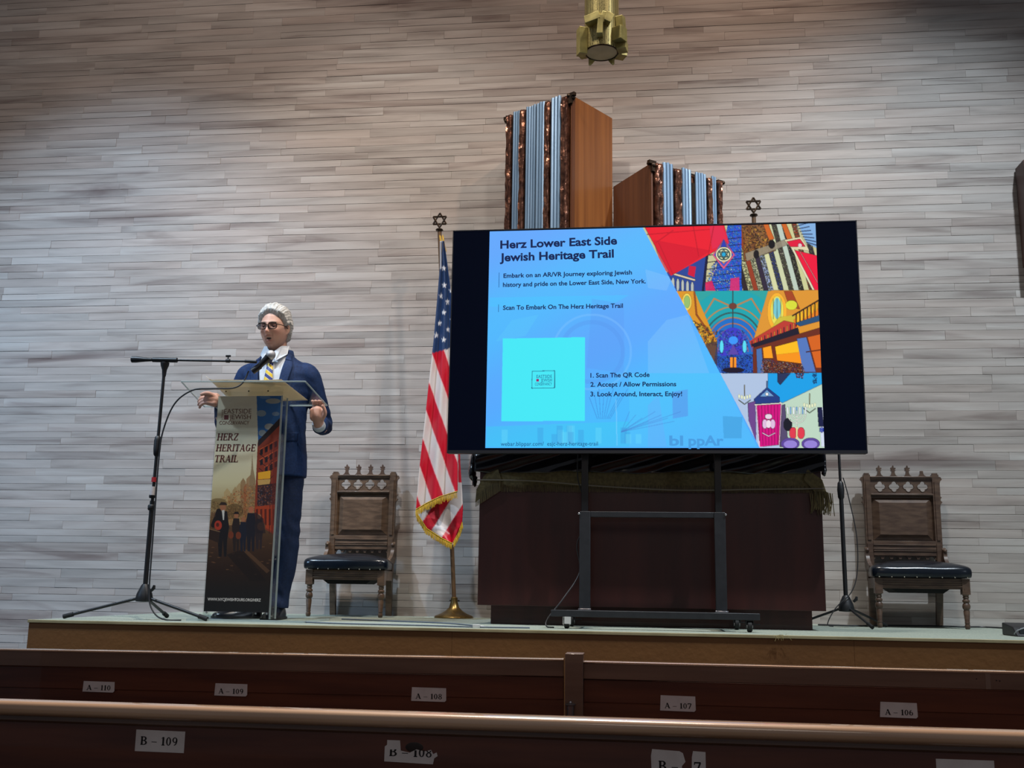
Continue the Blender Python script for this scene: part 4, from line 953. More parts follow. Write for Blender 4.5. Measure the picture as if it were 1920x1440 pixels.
for x, y in ((833, 535), (827, 555), (839, 566), (832, 586), (824, 606), (840, 618), (832, 637), (818, 628), (832, 503), (846, 545), (848, 600)): fstar(x, y, 6.2)
def cloth(name, Lp, Rp, ny, nx, wave, cvs, parent, y0, tuck=0):
    Lp = sorted(Lp, key=lambda p: p[1]); ys = np.linspace(0, 1, ny)
    def interp(pts, t):
        n = len(pts)-1; f = min(t*n, n-1e-6); i = int(f); f -= i; return (pts[i][0]*(1-f)+pts[i+1][0]*f, pts[i][1]*(1-f)+pts[i+1][1]*f)
    P = np.zeros((ny, nx, 3)); cols = np.zeros((ny, nx, 3)); PX = np.zeros((ny, nx)); PY = np.zeros((ny, nx))
    for j, t in enumerate(ys):
        a, b = interp(Lp, t), interp(Rp, t)
        for i in range(nx):
            u = i/(nx-1); px_, py_ = a[0]*(1-u)+b[0]*u, a[1]*(1-u)+b[1]*u; PX[j, i] = px_; PY[j, i] = py_
            p = at(px_, py_, y0+wave(u, t)); P[j, i] = p
    me = grid_mesh(name, P-np.array(parent.location)); colour(me, cvs.sample(PX, PY).reshape(-1, 3)); o = obj(name, me, vmat(name+'_satin', rough=.38, spec=.5, bump=.15, bscale=60), parent)
    md = o.modifiers.new('s', 'SOLIDIFY'); md.thickness = .0015; return o
ft = thing('flag', 'large red, white and blue flag with gold fringe hanging folded on its pole', 'flag', (-1.3, 6.70, 1.5))
Lf = [(825, 452), (825, 500), (820, 560), (813, 640), (806, 700), (799, 765), (791, 835), (784, 900), (780, 955)]
Rf = [(833, 452), (839, 495), (846, 550), (850, 610), (853, 680), (855, 745), (857, 810), (858, 870), (858, 922)]
wf_ = lambda u, t: -.02-.05*(.25+.75*t)*(.5+.5*math.sin(u*13+1.5*t+.6))-.02*u*t
cloth('front_fold', Lf, Rf, 190, 56, wf_, fc, ft, FY)
bc = Canvas(770, 830, 875, 1035, 2)
t2 = bc.X+bc.Y/1.6; kk = np.floor((t2-1431)/27).astype(int); bc.put(kk % 2 == 0, (206, 198, 196)); bc.put(kk % 2 != 0, (188, 18, 42)); bc.put(bc.Y < 935, (205, 198, 198)); bc.put((bc.Y < 905) & (bc.X > 859), (196, 22, 46))
Lb = [(846, 840), (800, 900), (783, 940), (781, 970), (800, 996), (828, 1012), (847, 1022)]
Rb = [(862, 840), (863, 870), (865, 900), (867, 930), (868, 955), (866, 985), (850, 1022)]
wb_ = lambda u, t: -.04*(.5+.5*math.sin(u*9+.5))*(.3+.7*t)
cloth('rear_fold', Lb, Rb, 110, 50, wb_, bc, ft, FY+.015)
fr_i = [0]
def fringe(pts, y0, n, ln, dirv=(0, -1)):
    bm = B(); tot = len(pts)-1
    for k in range(n):
        f = k/n*tot; i = int(f); f -= i; a = (pts[i][0]*(1-f)+pts[i+1][0]*f, pts[i][1]*(1-f)+pts[i+1][1]*f)
        l2 = ln*(.8+.35*rs.random()); p = at(a[0], a[1]-3, y0)-ft.location; q = at(a[0]+dirv[0]*l2+rs.uniform(-.6, .6), a[1]-3-dirv[1]*l2, y0-.004*rs.random())-ft.location
        tube(bm, [p, (p+q)/2+Vector((0, -.003, 0)), q], .0021, 4)
    p = [at(a[0], a[1]-3, y0-.002)-ft.location for a in pts]; tube(bm, p, .0035, 5)
    obj('fringe', bm, M_gold, ft, kind='stuff')
fringe([(780, 958), (800, 946), (825, 934), (858, 924)], FY-.09, 70, 13)
fringe([(782, 966), (800, 994), (828, 1012), (848, 1022)], FY-.04, 90, 11, (-.1, -1))
fringe([(850, 1020), (860, 1002), (867, 982)], FY-.04, 45, 10, (.1, -1))
bm = B()
for k in range(16):
    x = 826+rs.uniform(-1, 6); tube(bm, [at(x-1, 440+rs.random()*4, FY-.01)-ft.location, at(x+rs.uniform(0, 3), 455, FY-.02)-ft.location, at(x+2+rs.uniform(0, 3), 466+rs.random()*8, FY-.02)-ft.location], .0035, 4)
obj('gold_tassel', bm, M_gold, ft, kind='stuff')

# ================================================================ MICROPHONE STANDS
M_soft = mat('black_plastic_grip', S(26, 28, 32), rough=.45)
def tripod(t, hub, feet, r=.008):
    obj('hub', lathe(B(), [(.016, hub+.055), (.022, hub+.045), (.040, hub+.005), (.045, hub-.02), (.042, hub-.035), (.014, hub-.038)], n=24), M_soft, t)
    for fx, fy in feet:
        d = Vector((fx, fy, 0)).normalized(); a = Vector((d.x*.03, d.y*.03, hub-.018)); b = Vector((fx, fy, .012))
        lg = obj('leg', tube(B(), [a, b], r, 10), M_black, t)
        e = (b-a).normalized(); obj('rubber_foot', tube(B(), [b-e*.045, b+e*.006], r*1.5, 10), M_rubber, lg)
    obj('hub_knob', tube(B(), [(.04, -.01, hub+.02), (.055, -.015, hub+.035), (.058, -.016, hub+.05)], [.007, .010, .006], 8), M_soft, t)
ms = thing('microphone_stand', 'black tripod boom microphone stand left of the clear lectern', 'microphone stand', (-2.602, 5.40, ST), 0, 'microphone stands')
def mp_(v): return Vector(v)-ms.location
tripod(ms, .128, [(-.385, -.09), (.365, -.04), (-.02, .33)])
obj('lower_tube', tube(B(), [(0, 0, .10), (.002, 0, .62)], .0125, 14), M_black, ms)
obj('upper_tube', tube(B(), [(.002, 0, .60), (.012, 0, 1.38)], .0085, 14), M_black, ms)
obj('clutch', lathe(B(), [(.010, .86), (.017, .87), (.019, .90), (.019, .945), (.015, .965), (.010, .97)], .0055, 0, 18), M_soft, ms)
obj('lower_ring', lathe(B(), [(.015, .57), (.019, .575), (.019, .595), (.015, .60)], 0, 0, 18), M_soft, ms)
obj('lower_ring', lathe(B(), [(.014, .635), (.017, .64), (.017, .65), (.014, .655)], 0, 0, 18), M_soft, ms)
obj('pivot', lathe(B(), [(.010, 1.30), (.013, 1.335), (.022, 1.36), (.024, 1.375), (.012, 1.385)], .012, 0, 18), M_soft, ms)
obj('pivot_collar', lathe(B(), [(.012, 1.335), (.0135, 1.338), (.0135, 1.345), (.012, 1.348)], .012, 0, 18), M_chrome, ms)
bm = B(); tube(bm, [(-.055, -.01, 1.391), (.085, -.01, 1.387)], .0135, 12); obj('boom_clamp', bm, M_soft, ms)
bm = B(); tube(bm, [(-.06, -.01, 1.391), (.53, -.005, 1.376)], .0062, 10); obj('boom', bm, M_black, ms)
obj('counterweight', tube(B(), [(-.175, -.01, 1.394), (-.15, -.01, 1.394), (-.10, -.01, 1.392), (-.06, -.01, 1.391)], [.018, .018, .012, .009], 14), M_soft, ms)
bm = B(); tube(bm, [(.365, -.01, 1.381), (.385, -.01, 1.380)], .011, 10); tube(bm, [(.375, -.01, 1.38), (.375, -.01, 1.405)], .004, 6); tube(bm, [(.362, -.01, 1.407), (.388, -.01, 1.407)], .006, 6)
obj('boom_clip', bm, M_soft, ms)
obj('boom_tip', tube(B(), [(.47, -.006, 1.378), (.535, -.005, 1.374)], .009, 10), M_soft, ms)
mic = thing('microphone', 'black handheld microphone with silver mesh head held by the boom', 'microphone', (-2.036, 5.41, 2.243))
d = Vector((.58, .05, .62)).normalized(); o0 = Vector((-.045, 0, -.035))
obj('handle', tube(B(), [o0, o0+d*.02, o0+d*.085, o0+d*.105], [.013, .0145, .0185, .0215], 16), M_black, mic)
hd = bpy.data.materials.new('mesh_grille'); hd.use_nodes = True; q = hd.node_tree; b_ = q.nodes['Principled BSDF']
b_.inputs['Base Color'].default_value = S(190, 192, 196); b_.inputs['Metallic'].default_value = .5; b_.inputs['Roughness'].default_value = .45
ck = q.nodes.new('ShaderNodeTexVoronoi'); ck.inputs['Scale'].default_value = 500; bp = q.nodes.new('ShaderNodeBump'); bp.inputs['Strength'].default_value = .6; bp.inputs['Distance'].default_value = .001
tcc = q.nodes.new('ShaderNodeTexCoord'); q.links.new(tcc.outputs['Object'], ck.inputs[0]); q.links.new(ck.outputs[0], bp.inputs['Height']); q.links.new(bp.outputs[0], b_.inputs['Normal'])
obj('grille', sphere(B(), o0+d*.122, .0265, 24), hd, mic)
obj('clip', tube(B(), [o0+d*.0+Vector((-.012, 0, -.004)), o0+d*.055+Vector((-.008, 0, -.012))], .017, 12), M_soft, mic)
cab = mat('cable_rubber', S(40, 42, 46), rough=.45)
cp = [(-2.118, 5.42, 2.208), (-2.14, 5.40, 2.14), (-2.19, 5.385, 2.108), (-2.30, 5.37, 2.104), (-2.41, 5.37, 2.094), (-2.505, 5.372, 2.02), (-2.562, 5.38, 1.87), (-2.575, 5.385, 1.72), (-2.572, 5.38, 1.47), (-2.566, 5.37, 1.2), (-2.560, 5.36, 1.06), (-2.545, 5.35, .965), (-2.50, 5.34, .905), (-2.44, 5.33, .884), (-2.36, 5.33, .884)]
tag(obj('microphone_cable', tube(B(), spline(cp, 8), .0042, 8), cab), 'dark cable arching from the lectern down the boom microphone stand', 'cable')
obj('tape', tube(B(), [mp_((-2.592, 5.386, 1.60)), mp_((-2.5915, 5.386, 1.625))], .0145, 12), mat('red_tape', S(170, 30, 40), rough=.6), ms)
obj('tape', tube(B(), [mp_((-2.595, 5.386, 1.53)), mp_((-2.5935, 5.386, 1.575))], .0138, 12), M_paper, ms)
mr = thing('microphone_stand', 'black tripod microphone stand between the mahogany cabinet and the right chair', 'microphone stand', (1.165, 6.42, ST), 0, 'microphone stands')
tripod(mr, .125, [(-.26, .12), (.25, .16), (.09, -.24)], .007)
obj('lower_tube', tube(B(), [(0, 0, .1), (-.003, 0, .80)], .0125, 14), M_black, mr); obj('upper_tube', tube(B(), [(-.003, 0, .78), (-.008, 0, 1.5)], .008, 14), M_black, mr)
obj('clutch', lathe(B(), [(.010, .73), (.018, .745), (.021, .79), (.017, .83), (.010, .84)], -.003, 0, 18), M_soft, mr)
tag(obj('hanging_cable', tube(B(), spline([(1.175, 6.40, 1.74), (1.20, 6.39, 1.62), (1.235, 6.39, 1.4), (1.23, 6.39, 1.2), (1.19, 6.38, 1.08), (1.10, 6.38, .99), (1.05, 6.38, .90), (1.08, 6.37, .885)], 8), .003, 6), cab), 'thin dark cable looping beside the right microphone stand', 'cable')
def at_s(x, y): 
    d_ = ray(x, y); return Vector((0, 0, CZ))+d_*((ST+.004-CZ)/d_.z)
cpts = [(1.04, 6.66), (1.25, 6.60), (1.4, 6.72), (1.52, 6.80), (1.75, 6.86), (1.9, 6.80), (2.05, 6.84), (2.15, 6.62), (2.2, 6.3)]
tag(obj('floor_cable', tube(B(), spline([(x, y, ST+.005) for x, y in cpts], 8), .005, 6), cab), 'black cable lying on the carpet beneath the right chair', 'cable')
cpts = [(-2.34, 5.60), (-1.9, 5.47), (-1.5, 5.32), (-1.1, 5.30), (-.8, 5.24), (-.55, 5.28)]
M_gcab = mat('grey_cable', S(96, 108, 124), rough=.5)
tag(obj('floor_cable', tube(B(), spline([(x, y, ST+.004) for x, y in cpts], 8), .0038, 6), M_gcab), 'flat grey cable lying along the front of the stage', 'cable')
cpts = [(-1.7, 6.0), (-1.5, 5.9), (-1.1, 5.72), (-.9, 5.5), (-.8, 5.3)]
tag(obj('floor_cable', tube(B(), spline([(x, y, ST+.004) for x, y in cpts], 8), .0038, 6), M_gcab), 'grey cable running from behind the lectern to the white plug', 'cable')
bm = B(); box(bm, -.025, .01, -.012, .012, 0, .016); tube(bm, [(.01, 0, .008), (.03, .004, .006)], .004, 8)
o = obj('plug', bm, M_white, bevel=.003); o.location = (-.80, 5.24, ST); tag(o, 'small white plug lying on the stage left of the cabinet plinth', 'plug')
tag(obj('power_cable', tube(B(), spline([(-.33, 5.62, 1.9), (-.34, 5.64, 1.66), (-.29, 5.63, 1.5), (-.30, 5.60, 1.40), (-.34, 5.60, 1.30), (-.325, 5.59, 1.16), (-.40, 5.52, 1.03), (-.47, 5.40, .93), (-.475, 5.36, .89), (-.44, 5.38, .884)], 8), .0035, 6), cab), 'black power cable dropping from the television to the stage at the cart', 'cable')

# ================================================================ LECTERN
M_acr = clear('acrylic', (.98, .99, .985, 1), .015, .12); M_acre = mat('acrylic_edge', S(190, 205, 205), rough=.25); M_acre.node_tree.nodes['Principled BSDF'].inputs['Alpha'].default_value = .55  # whitish edge colour paints in the light caught at the clear edges
lec = thing('lectern', 'clear acrylic lectern with a tall printed street scene poster on its front', 'lectern', (-2.14, 5.5, ST))
LO = lec.location
def lb(name, x0, x1, y0, y1, z0, z1, m, **k): return obj(name, box(B(), x0-LO.x, x1-LO.x, y0-5.5, y1-5.5, z0-ST, z1-ST), m, lec, sm=False, **k)
lb('base_plate', -2.345, -1.72, 5.36, 5.82, .880, .892, M_acr); 
lb('base_edge', -2.345, -1.72, 5.358, 5.3605, .880, .892, M_acre); lb('base_edge', -1.7205, -1.718, 5.358, 5.82, .880, .892, M_acre)
lb('side_panel', -2.322, -2.314, 5.515, 5.60, .892, 2.09, M_acr); lb('side_panel', -1.958, -1.950, 5.515, 5.60, .892, 2.09, M_acr)
lb('panel_edge', -1.9585, -1.9495, 5.512, 5.516, .892, 2.09, M_acre); lb('panel_edge', -1.9585, -1.9495, 5.599, 5.603, .892, 2.09, M_acre)
lb('front_panel', -2.322, -1.950, 5.505, 5.513, .892, 2.11, M_acr)
for x in (-2.322, -2.262, -1.99, -2.05): 
    lb('corner_block', x, x+.042, 5.515, 5.555, .892, .945, M_acr); obj('bolt', sphere(B(), (x+.02-LO.x, .012, .04), .006, 8), M_chrome, lec)
lb('crosspiece', -2.325, -1.947, 5.498, 5.512, 2.092, 2.135, M_acr)
for x in (-2.27, -2.14, -2.03): obj('bolt', sphere(B(), (x-LO.x, -.004, 2.112-ST), .0045, 8), M_bronze, lec)
# sloping reading plate
A_ = [(-2.488, 5.40, 2.145), (-1.790, 5.40, 2.140), (-1.772, 5.75, 2.069), (-2.498, 5.75, 2.066)]
def slab(pts, th): 
    bm = B(); a = [bm.verts.new(Vector(p)-LO) for p in pts]; b = [bm.verts.new(Vector(p)-LO+Vector((0, 0, th))) for p in pts]
    bm.faces.new(a); bm.faces.new(b)
    for i in range(4): bm.faces.new((a[i], a[(i+1) % 4], b[(i+1) % 4], b[i]))
    return bm
obj('reading_plate', slab(A_, .009), M_acr, lec, sm=False)
for i in range(4):
    a, b = Vector(A_[i]), Vector(A_[(i+1) % 4]); obj('plate_edge', tube(B(), [a-LO+Vector((0, 0, .0045)), b-LO+Vector((0, 0, .0045))], .0042, 6), M_acre, lec)
obj('page_stop', slab([(-2.30, 5.735, 2.076), (-1.95, 5.735, 2.078), (-1.95, 5.747, 2.078), (-2.30, 5.747, 2.076)], .022), M_acr, lec, sm=False)
pm = bpy.data.materials.new('thin_paper'); pm.use_nodes = True; q = pm.node_tree; b_ = q.nodes['Principled BSDF']; b_.inputs['Base Color'].default_value = S(226, 214, 190); b_.inputs['Roughness'].default_value = .9
tl = q.nodes.new('ShaderNodeBsdfTranslucent'); tl.inputs[0].default_value = S(230, 215, 185); ms_ = q.nodes.new('ShaderNodeMixShader'); ms_.inputs[0].default_value = .35
q.links.new(b_.outputs[0], ms_.inputs[1]); q.links.new(tl.outputs[0], ms_.inputs[2]); q.links.new(ms_.outputs[0], q.nodes['Material Output'].inputs[0])
nx, ny = 24, 12; P = np.zeros((ny, nx, 3))
for j in range(ny):
    for i in range(nx):
        u, v = i/(nx-1), j/(ny-1); y = 5.403+v*.30; x = -2.352*(1-u)-1.925*u+.035*v+u*v*.02
        z = 2.145-(y-5.40)*.207+.0115+.001*v; z += .024*max(0, 1-u*14)**1.3*max(0, 1-v*1.2)+.002*math.sin(u*7)
        P[j, i] = (x, y, z)
pp = obj('paper_sheet', grid_mesh('paper_sheet', P), pm); md = pp.modifiers.new('s', 'SOLIDIFY'); md.thickness = .0012; md.offset = 1
tag(pp, 'sheet of paper with a curled corner lying on the clear lectern top', 'paper')
# poster
pc = Canvas(372, 738, 532, 1152, 3); X_, Y_ = pc.X, pc.Y; rg_ = np.random.RandomState(4)
def ramp(stops):
    ys = [s_[0] for s_ in stops]
    for i in range(3): pc.a[..., i] = np.interp(Y_, ys, [s_[1][i] for s_ in stops])/255
ramp([(738, (196, 184, 158)), (850, (206, 198, 168)), (905, (196, 186, 146)), (950, (160, 138, 96)), (975, (98, 70, 44)), (1020, (66, 44, 30)), (1070, (40, 26, 20)), (1110, (26, 22, 22)), (1150, (20, 20, 22))])
pc.poly([(481, 738), (532, 738), (532, 800), (484, 828)], (46, 92, 142))
for x, y, a, b, c_ in ((512, 752, 14, 5, (176, 160, 130)), (490, 775, 9, 6, (150, 148, 135)), (505, 800, 9, 6, (185, 170, 145)), (492, 812, 7, 6, (170, 165, 150)), (497, 745, 10, 3, (90, 120, 150)), (517, 776, 7, 4, (130, 140, 150))): pc.ell(x, y, a, b, c_, .75, (X_ > 481))
# skyline
for x, y, w_, c_ in ((418, 930, 5, (170, 140, 90)), (426, 915, 6, (176, 148, 100)), (434, 925, 6, (150, 118, 76)), (441, 912, 5, (160, 130, 86)), (449, 905, 6, (170, 142, 98)), (456, 896, 5, (140, 106, 70)), (463, 905, 6, (150, 90, 56)), (470, 890, 8, (148, 112, 76)), (476, 912, 6, (150, 96, 40))): pc.poly([(x-w_, 985), (x-w_, y+8), (x, y), (x+w_, y+8), (x+w_, 985)], c_, .85)
pc.poly([(467, 985), (468, 900), (471, 880), (473, 850), (475, 880), (479, 900), (481, 985)], (140, 116, 84), .9)
pc.speck(pc.mask([(420, 930), (482, 905), (482, 985), (410, 985)]), [(90, 60, 36), (190, 140, 70), (170, 80, 40), (110, 84, 50)], 2.2, .55, .5)
pc.ell(409, 945, 17, 11, (110, 88, 50), .75); pc.ell(440, 958, 16, 14, (88, 66, 38), .7); pc.ell(425, 962, 20, 12, (96, 70, 40), .7)
pc.speck((Y_ > 940) & (Y_ < 975) & (X_ < 480), [(70, 48, 26), (120, 92, 54), (160, 120, 70)], 2, .5, .55)
# building on the right
bld = pc.mask([(483, 832), (484, 826), (532, 780), (532, 1012), (484, 985), (476, 975), (480, 900)])
pc.put(bld, (128, 52, 34)); pc.poly([(484, 826), (532, 776), (532, 790), (484, 838)], (42, 30, 30), 1)
for r_ in range(5):
    for k in range(4):
        x = 488+k*9; y = 846+r_*19-(x-484)*.55
        if y < 880 or y > 915: pc.poly([(x, y), (x+5, y-3), (x+5, y+8), (x, y+10)], (34, 26, 32), 1, bld); pc.line([(x-1, y-1), (x+6, y-5)], 1.2, (196, 90, 50), 1, bld); pc.line([(x+6, y-4), (x+6, y+8)], 1, (170, 70, 40), .9, bld)
for k in range(4): pc.line([(486, 850+k*14), (500, 862+k*14), (512, 850+k*14)], 1.2, (30, 22, 26), .9, bld)
pc.poly([(484, 886), (509, 882), (507, 897), (484, 899)], (220, 158, 40)); pc.poly([(483, 900), (508, 898), (505, 908), (484, 910)], (196, 160, 90), .9)
pc.poly([(483, 910), (524, 905), (524, 950), (482, 950)], (40, 28, 32), .85); pc.speck(pc.mask([(483, 912), (522, 908), (520, 950), (482, 950)]), [(120, 60, 44), (60, 70, 90), (160, 100, 70)], 2.4, .6, .45)
pc.poly([(478, 950), (522, 945), (518, 1000), (480, 980)], (164, 62, 32), .9)
for k in range(5): pc.poly([(480+k*8, 955), (484+k*8, 954), (484+k*8, 985), (480+k*8, 985)], (70, 26, 22), .8)
pc.line([(509, 840), (505, 1000)], 1.5, (60, 26, 24), .7); pc.poly([(512, 830), (532, 810), (526, 1010), (508, 1000)], (96, 32, 26), .55)
# cobbles and the long shadow
road = Y_ > 985
for i in range(60): y = 990+rg_.rand()**1.3*90; x = 372+rg_.rand()*150; pc.ell(x, y, 3, .9, (112, 76, 48) if i % 2 else (58, 40, 28), .6, road)
pc.poly([(425, 1040), (455, 1030), (500, 1090), (470, 1090)], (24, 18, 18), .6); pc.poly([(455, 1032), (500, 1075), (506, 1070), (462, 1030)], (110, 78, 52), .5)
# family walking down the street
def fig(x, y0, y1, w_, c_, face=None, hat=None):
    h = y1-y0; pc.poly([(x-w_*.6, y0+h*.16), (x+w_*.6, y0+h*.16), (x+w_*.9, y0+h*.45), (x+w_*.6, y0+h*.7), (x+w_*.5, y1), (x+w_*.15, y1), (x, y0+h*.68), (x-w_*.2, y1), (x-w_*.6, y1), (x-w_*.8, y0+h*.6), (x-w_*.9, y0+h*.35)], c_)
    pc.ell(x, y0+h*.09, h*.055, h*.07, face or (150, 96, 66))
    if hat: pc.poly([(x-h*.08, y0+h*.05), (x-h*.03, y0-h*.01), (x+h*.05, y0), (x+h*.08, y0+h*.05)], hat)
fig(418, 942, 1044, 13, (26, 22, 24), hat=(48, 34, 26)); pc.line([(410, 958), (400, 985)], 9, (30, 22, 20)); pc.poly([(416, 957), (421, 956), (420, 975), (418, 975)], (190, 186, 176))
pc.ell(409, 985, 7, 9, (160, 52, 34)); pc.ell(408, 984, 3, 4, (80, 30, 24)); pc.poly([(386, 990), (412, 996), (410, 1018), (385, 1008)], (44, 30, 24)); pc.line([(386, 990), (412, 997)], 1.4, (120, 90, 62))
fig(443, 960, 1034, 9, (40, 30, 28), hat=(30, 22, 22)); fig(456, 968, 1034, 8, (28, 30, 42)); fig(471, 948, 1034, 11, (30, 28, 36), face=(170, 100, 70)); fig(486, 962, 1030, 9, (44, 34, 36))
for x, y in ((433, 1003), (447, 1004)): pc.ell(x, y, 5, 7, (110, 52, 32))
pc.ell(490, 987, 8, 8, (112, 70, 44)); pc.poly([(478, 960), (494, 972), (498, 1000), (480, 1000)], (36, 28, 32), .7)
for x in (398, 402): pc.ell(x, 965, 2, 5, (90, 60, 40), .6)
lx0, lx1, lz0, lz1 = -2.314, -1.955, .926, 2.086
Xp, Zp = np.meshgrid(np.linspace(lx0, lx1, 240), np.linspace(lz1, lz0, 760)); P = np.stack([Xp, np.full(Xp.shape, 5.502), Zp], -1); px, py = projA(P)
me = grid_mesh('poster', P-np.array(LO)); colour(me, pc.sample(px, py).reshape(-1, 3)); po = obj('poster', me, vmat('poster_print', rough=.5), lec, sm=False)
obj('poster_backing', box(B(), lx0-LO.x, lx1-LO.x, .0025, .0045, lz0-ST, lz1-ST), M_paper, lec, sm=False)
po['label'] = 'printed poster of a family walking down an old city street'
M_maroon = mat('maroon_ink', S(92, 28, 22), rough=.6); M_brownk = mat('brown_ink', S(104, 62, 44), rough=.6); M_pale = mat('pale_ink', S(196, 190, 184), rough=.6)
for s_, x, y, x2 in (('HERZ', 406, 825.5, 446), ('HERITAGE', 404, 846, 478.5), ('TRAIL', 401.5, 866.5, 446)):
    a, b_ = at(x, y, 5.501), at(x2, y, 5.501); serif('poster_lettering', s_, a.x-LO.x, a.z-ST, .0012, .0385, b_.x-a.x, M_maroon, po, tilt=.12)
def ptext(s_, x, y, x2, cap, m=M_brownk, bold=0, rot=0, wd=None):
    a, b_ = at(x, y, 5.501), at(x2, y, 5.501); return text('poster_lettering', s_, a.x-LO.x, a.z-ST, .0012, cap, (b_.x-a.x) if wd is None else wd, m, po, bold=bold, rot=rot)
ptext('EASTSIDE', 420, 775.5, 471, .026); ptext('JEWISH', 430, 786, 470, .026); ptext('CONSERVANCY', 411, 796, 467, .020)
a = at(418.5, 787, 5.501); text('poster_lettering', 'LOWER', a.x-LO.x, a.z-ST, .0012, .012, .058, M_brownk, po, rot=math.pi/2)
a = at(420, 786.5, 5.501); obj('poster_square', box(B(), a.x-LO.x, a.x-LO.x+.024, .0008, .0016, a.z-ST, a.z-ST+.024), M_maroon, po, sm=False)
ptext('WWW.NYCJEWISHTOURS.ORG/HERZ', 389, 1126, 489, .0145, M_pale, .02)

# ================================================================ WALL BOX, FLOOR MONITOR, PENDANT
wb2 = thing('wall_cabinet', 'dark wooden box mounted on the stone wall at the right edge', 'cabinet', (2.72, 6.94, 3.1))
M_redwood = mat('reddish_wood', S(78, 42, 32), S(60, 32, 24), (20, 20, 2), .45)
obj('case', box(B(), -.26, .26, -.16, -.005, .06, .74), M_redwood, wb2, bevel=.003); obj('door', box(B(), -.25, .25, -.17, -.16, .07, .755), M_redwood, wb2, bevel=.003)
obj('door_knob', sphere(B(), (.2, -.18, .4), .012), M_brass, wb2)
mo = thing('floor_monitor', 'small black wedge floor monitor at the right edge of the stage', 'speaker', (1.99, 5.62, ST))
bm = B(); prism(bm, [(-.19, 0), (.19, 0), (.19, .062), (-.19, .062)], -.10, .12)
for v in bm.verts:
    if v.co.z > .05 and v.co.y < 0: v.co.z = .045; v.co.y += .06
obj('housing', bm, M_soft, mo, bevel=.006)
bm = B(); prism(bm, [(-.17, .008), (.17, .008), (.17, .04), (-.17, .04)], -.085, -.07); obj('grille', bm, M_dkmetal, mo)
obj('cable_loop', tube(B(), spline([(-.20, -.09, .012), (-.19, -.11, .03), (-.15, -.115, .045), (-.10, -.115, .052), (-.02, -.115, .055)], 6), .003, 6), mat('silver_cable', S(150, 155, 160), rough=.4), mo)
pd = thing('pendant_lamp', 'perforated brass cylinder pendant lamp with angular gilded blocks, hanging at top centre', 'lamp', (-.195, 5.2, 3.872))
pm2 = bpy.data.materials.new('perforated_brass'); pm2.use_nodes = True; q = pm2.node_tree; b_ = q.nodes['Principled BSDF']; l = q.links
tcc = q.nodes.new('ShaderNodeTexCoord'); mpn = q.nodes.new('ShaderNodeMapping'); mpn.inputs['Scale'].default_value = (110, 110, 150); vo = q.nodes.new('ShaderNodeTexVoronoi'); vo.inputs['Scale'].default_value = 1; vo.inputs['Randomness'].default_value = .25
cr = q.nodes.new('ShaderNodeValToRGB'); cr.color_ramp.elements[0].position = .30; cr.color_ramp.elements[0].color = S(36, 32, 24); cr.color_ramp.elements[1].position = .42; cr.color_ramp.elements[1].color = S(196, 180, 120)
l.new(tcc.outputs['Object'], mpn.inputs[0]); l.new(mpn.outputs[0], vo.inputs[0]); l.new(vo.outputs[0], cr.inputs[0]); l.new(cr.outputs[0], b_.inputs['Base Color']); b_.inputs['Metallic'].default_value = .75; b_.inputs['Roughness'].default_value = .38
obj('cylinder', lathe(B(), [(.088, .0), (.091, .003), (.091, 1.9), (.04, 1.93)], n=40), pm2, pd)
obj('diffuser', lathe(B(), [(.0, -.001), (.080, -.001), (.082, .004)], n=40), mat('frosted_disc', S(200, 176, 132), S(180, 156, 116), (8, 8, 8), .6), pd)
bm = B(); tube(bm, [(.086*math.cos(a), .086*math.sin(a), 0) for a in [i*2*math.pi/40 for i in range(41)]], .004, 6, False); obj('rim', bm, M_bronze, pd)
obj('hanging_rod', tube(B(), [(0, 0, 1.93), (0, 0, 4.0)], .012, 8), M_bronze, pd)
M_gilt = mat('gilded_metal', S(190, 176, 110), S(150, 138, 84), (14, 14, 14), .42, .5, bump=.15)
def block(ang, r, z0, w_, h, dth, tiltz=0, cone=0):
    Mx = Matrix.Rotation(ang, 4, 'Z') @ Matrix.Translation((0, -r, z0*.86)) @ Matrix.Rotation(tiltz, 4, 'Y')
    bm = B(); box(bm, -w_/2, w_/2, -dth/2, dth/2, -h/2, h/2, None)
    for v in bm.verts:
        if v.co.z < 0: v.co.x *= (1-cone)
    bmesh.ops.transform(bm, matrix=Mx, verts=bm.verts); return obj('gilded_block', bm, M_gilt, pd, sm=False, bevel=.0015)
block(-.35, .112, .160, .085, .042, .05, -.15); block(-.02, .116, .105, .026, .105, .05, .06, -.2); block(.33, .112, .155, .046, .052, .05, .35, .2); block(.10, .112, .158, .026, .06, .04, .30)
block(-1.15, .112, .05, .05, .15, .045, 0); block(1.0, .112, .075, .060, .075, .06, 0); block(1.25, .108, .150, .05, .10, .04, -.2)
block(1.35, .112, .02, .055, .05, .05, .1); block(2.6, .095, .0, .05, .06, .02, .3, .8); block(-2.5, .095, .0, .05, .06, .02, -.3, .8); block(2.0, .11, .06, .06, .12, .05); block(-2.0, .11, .08, .06, .12, .05); block(3.1, .11, .12, .05, .1, .05)
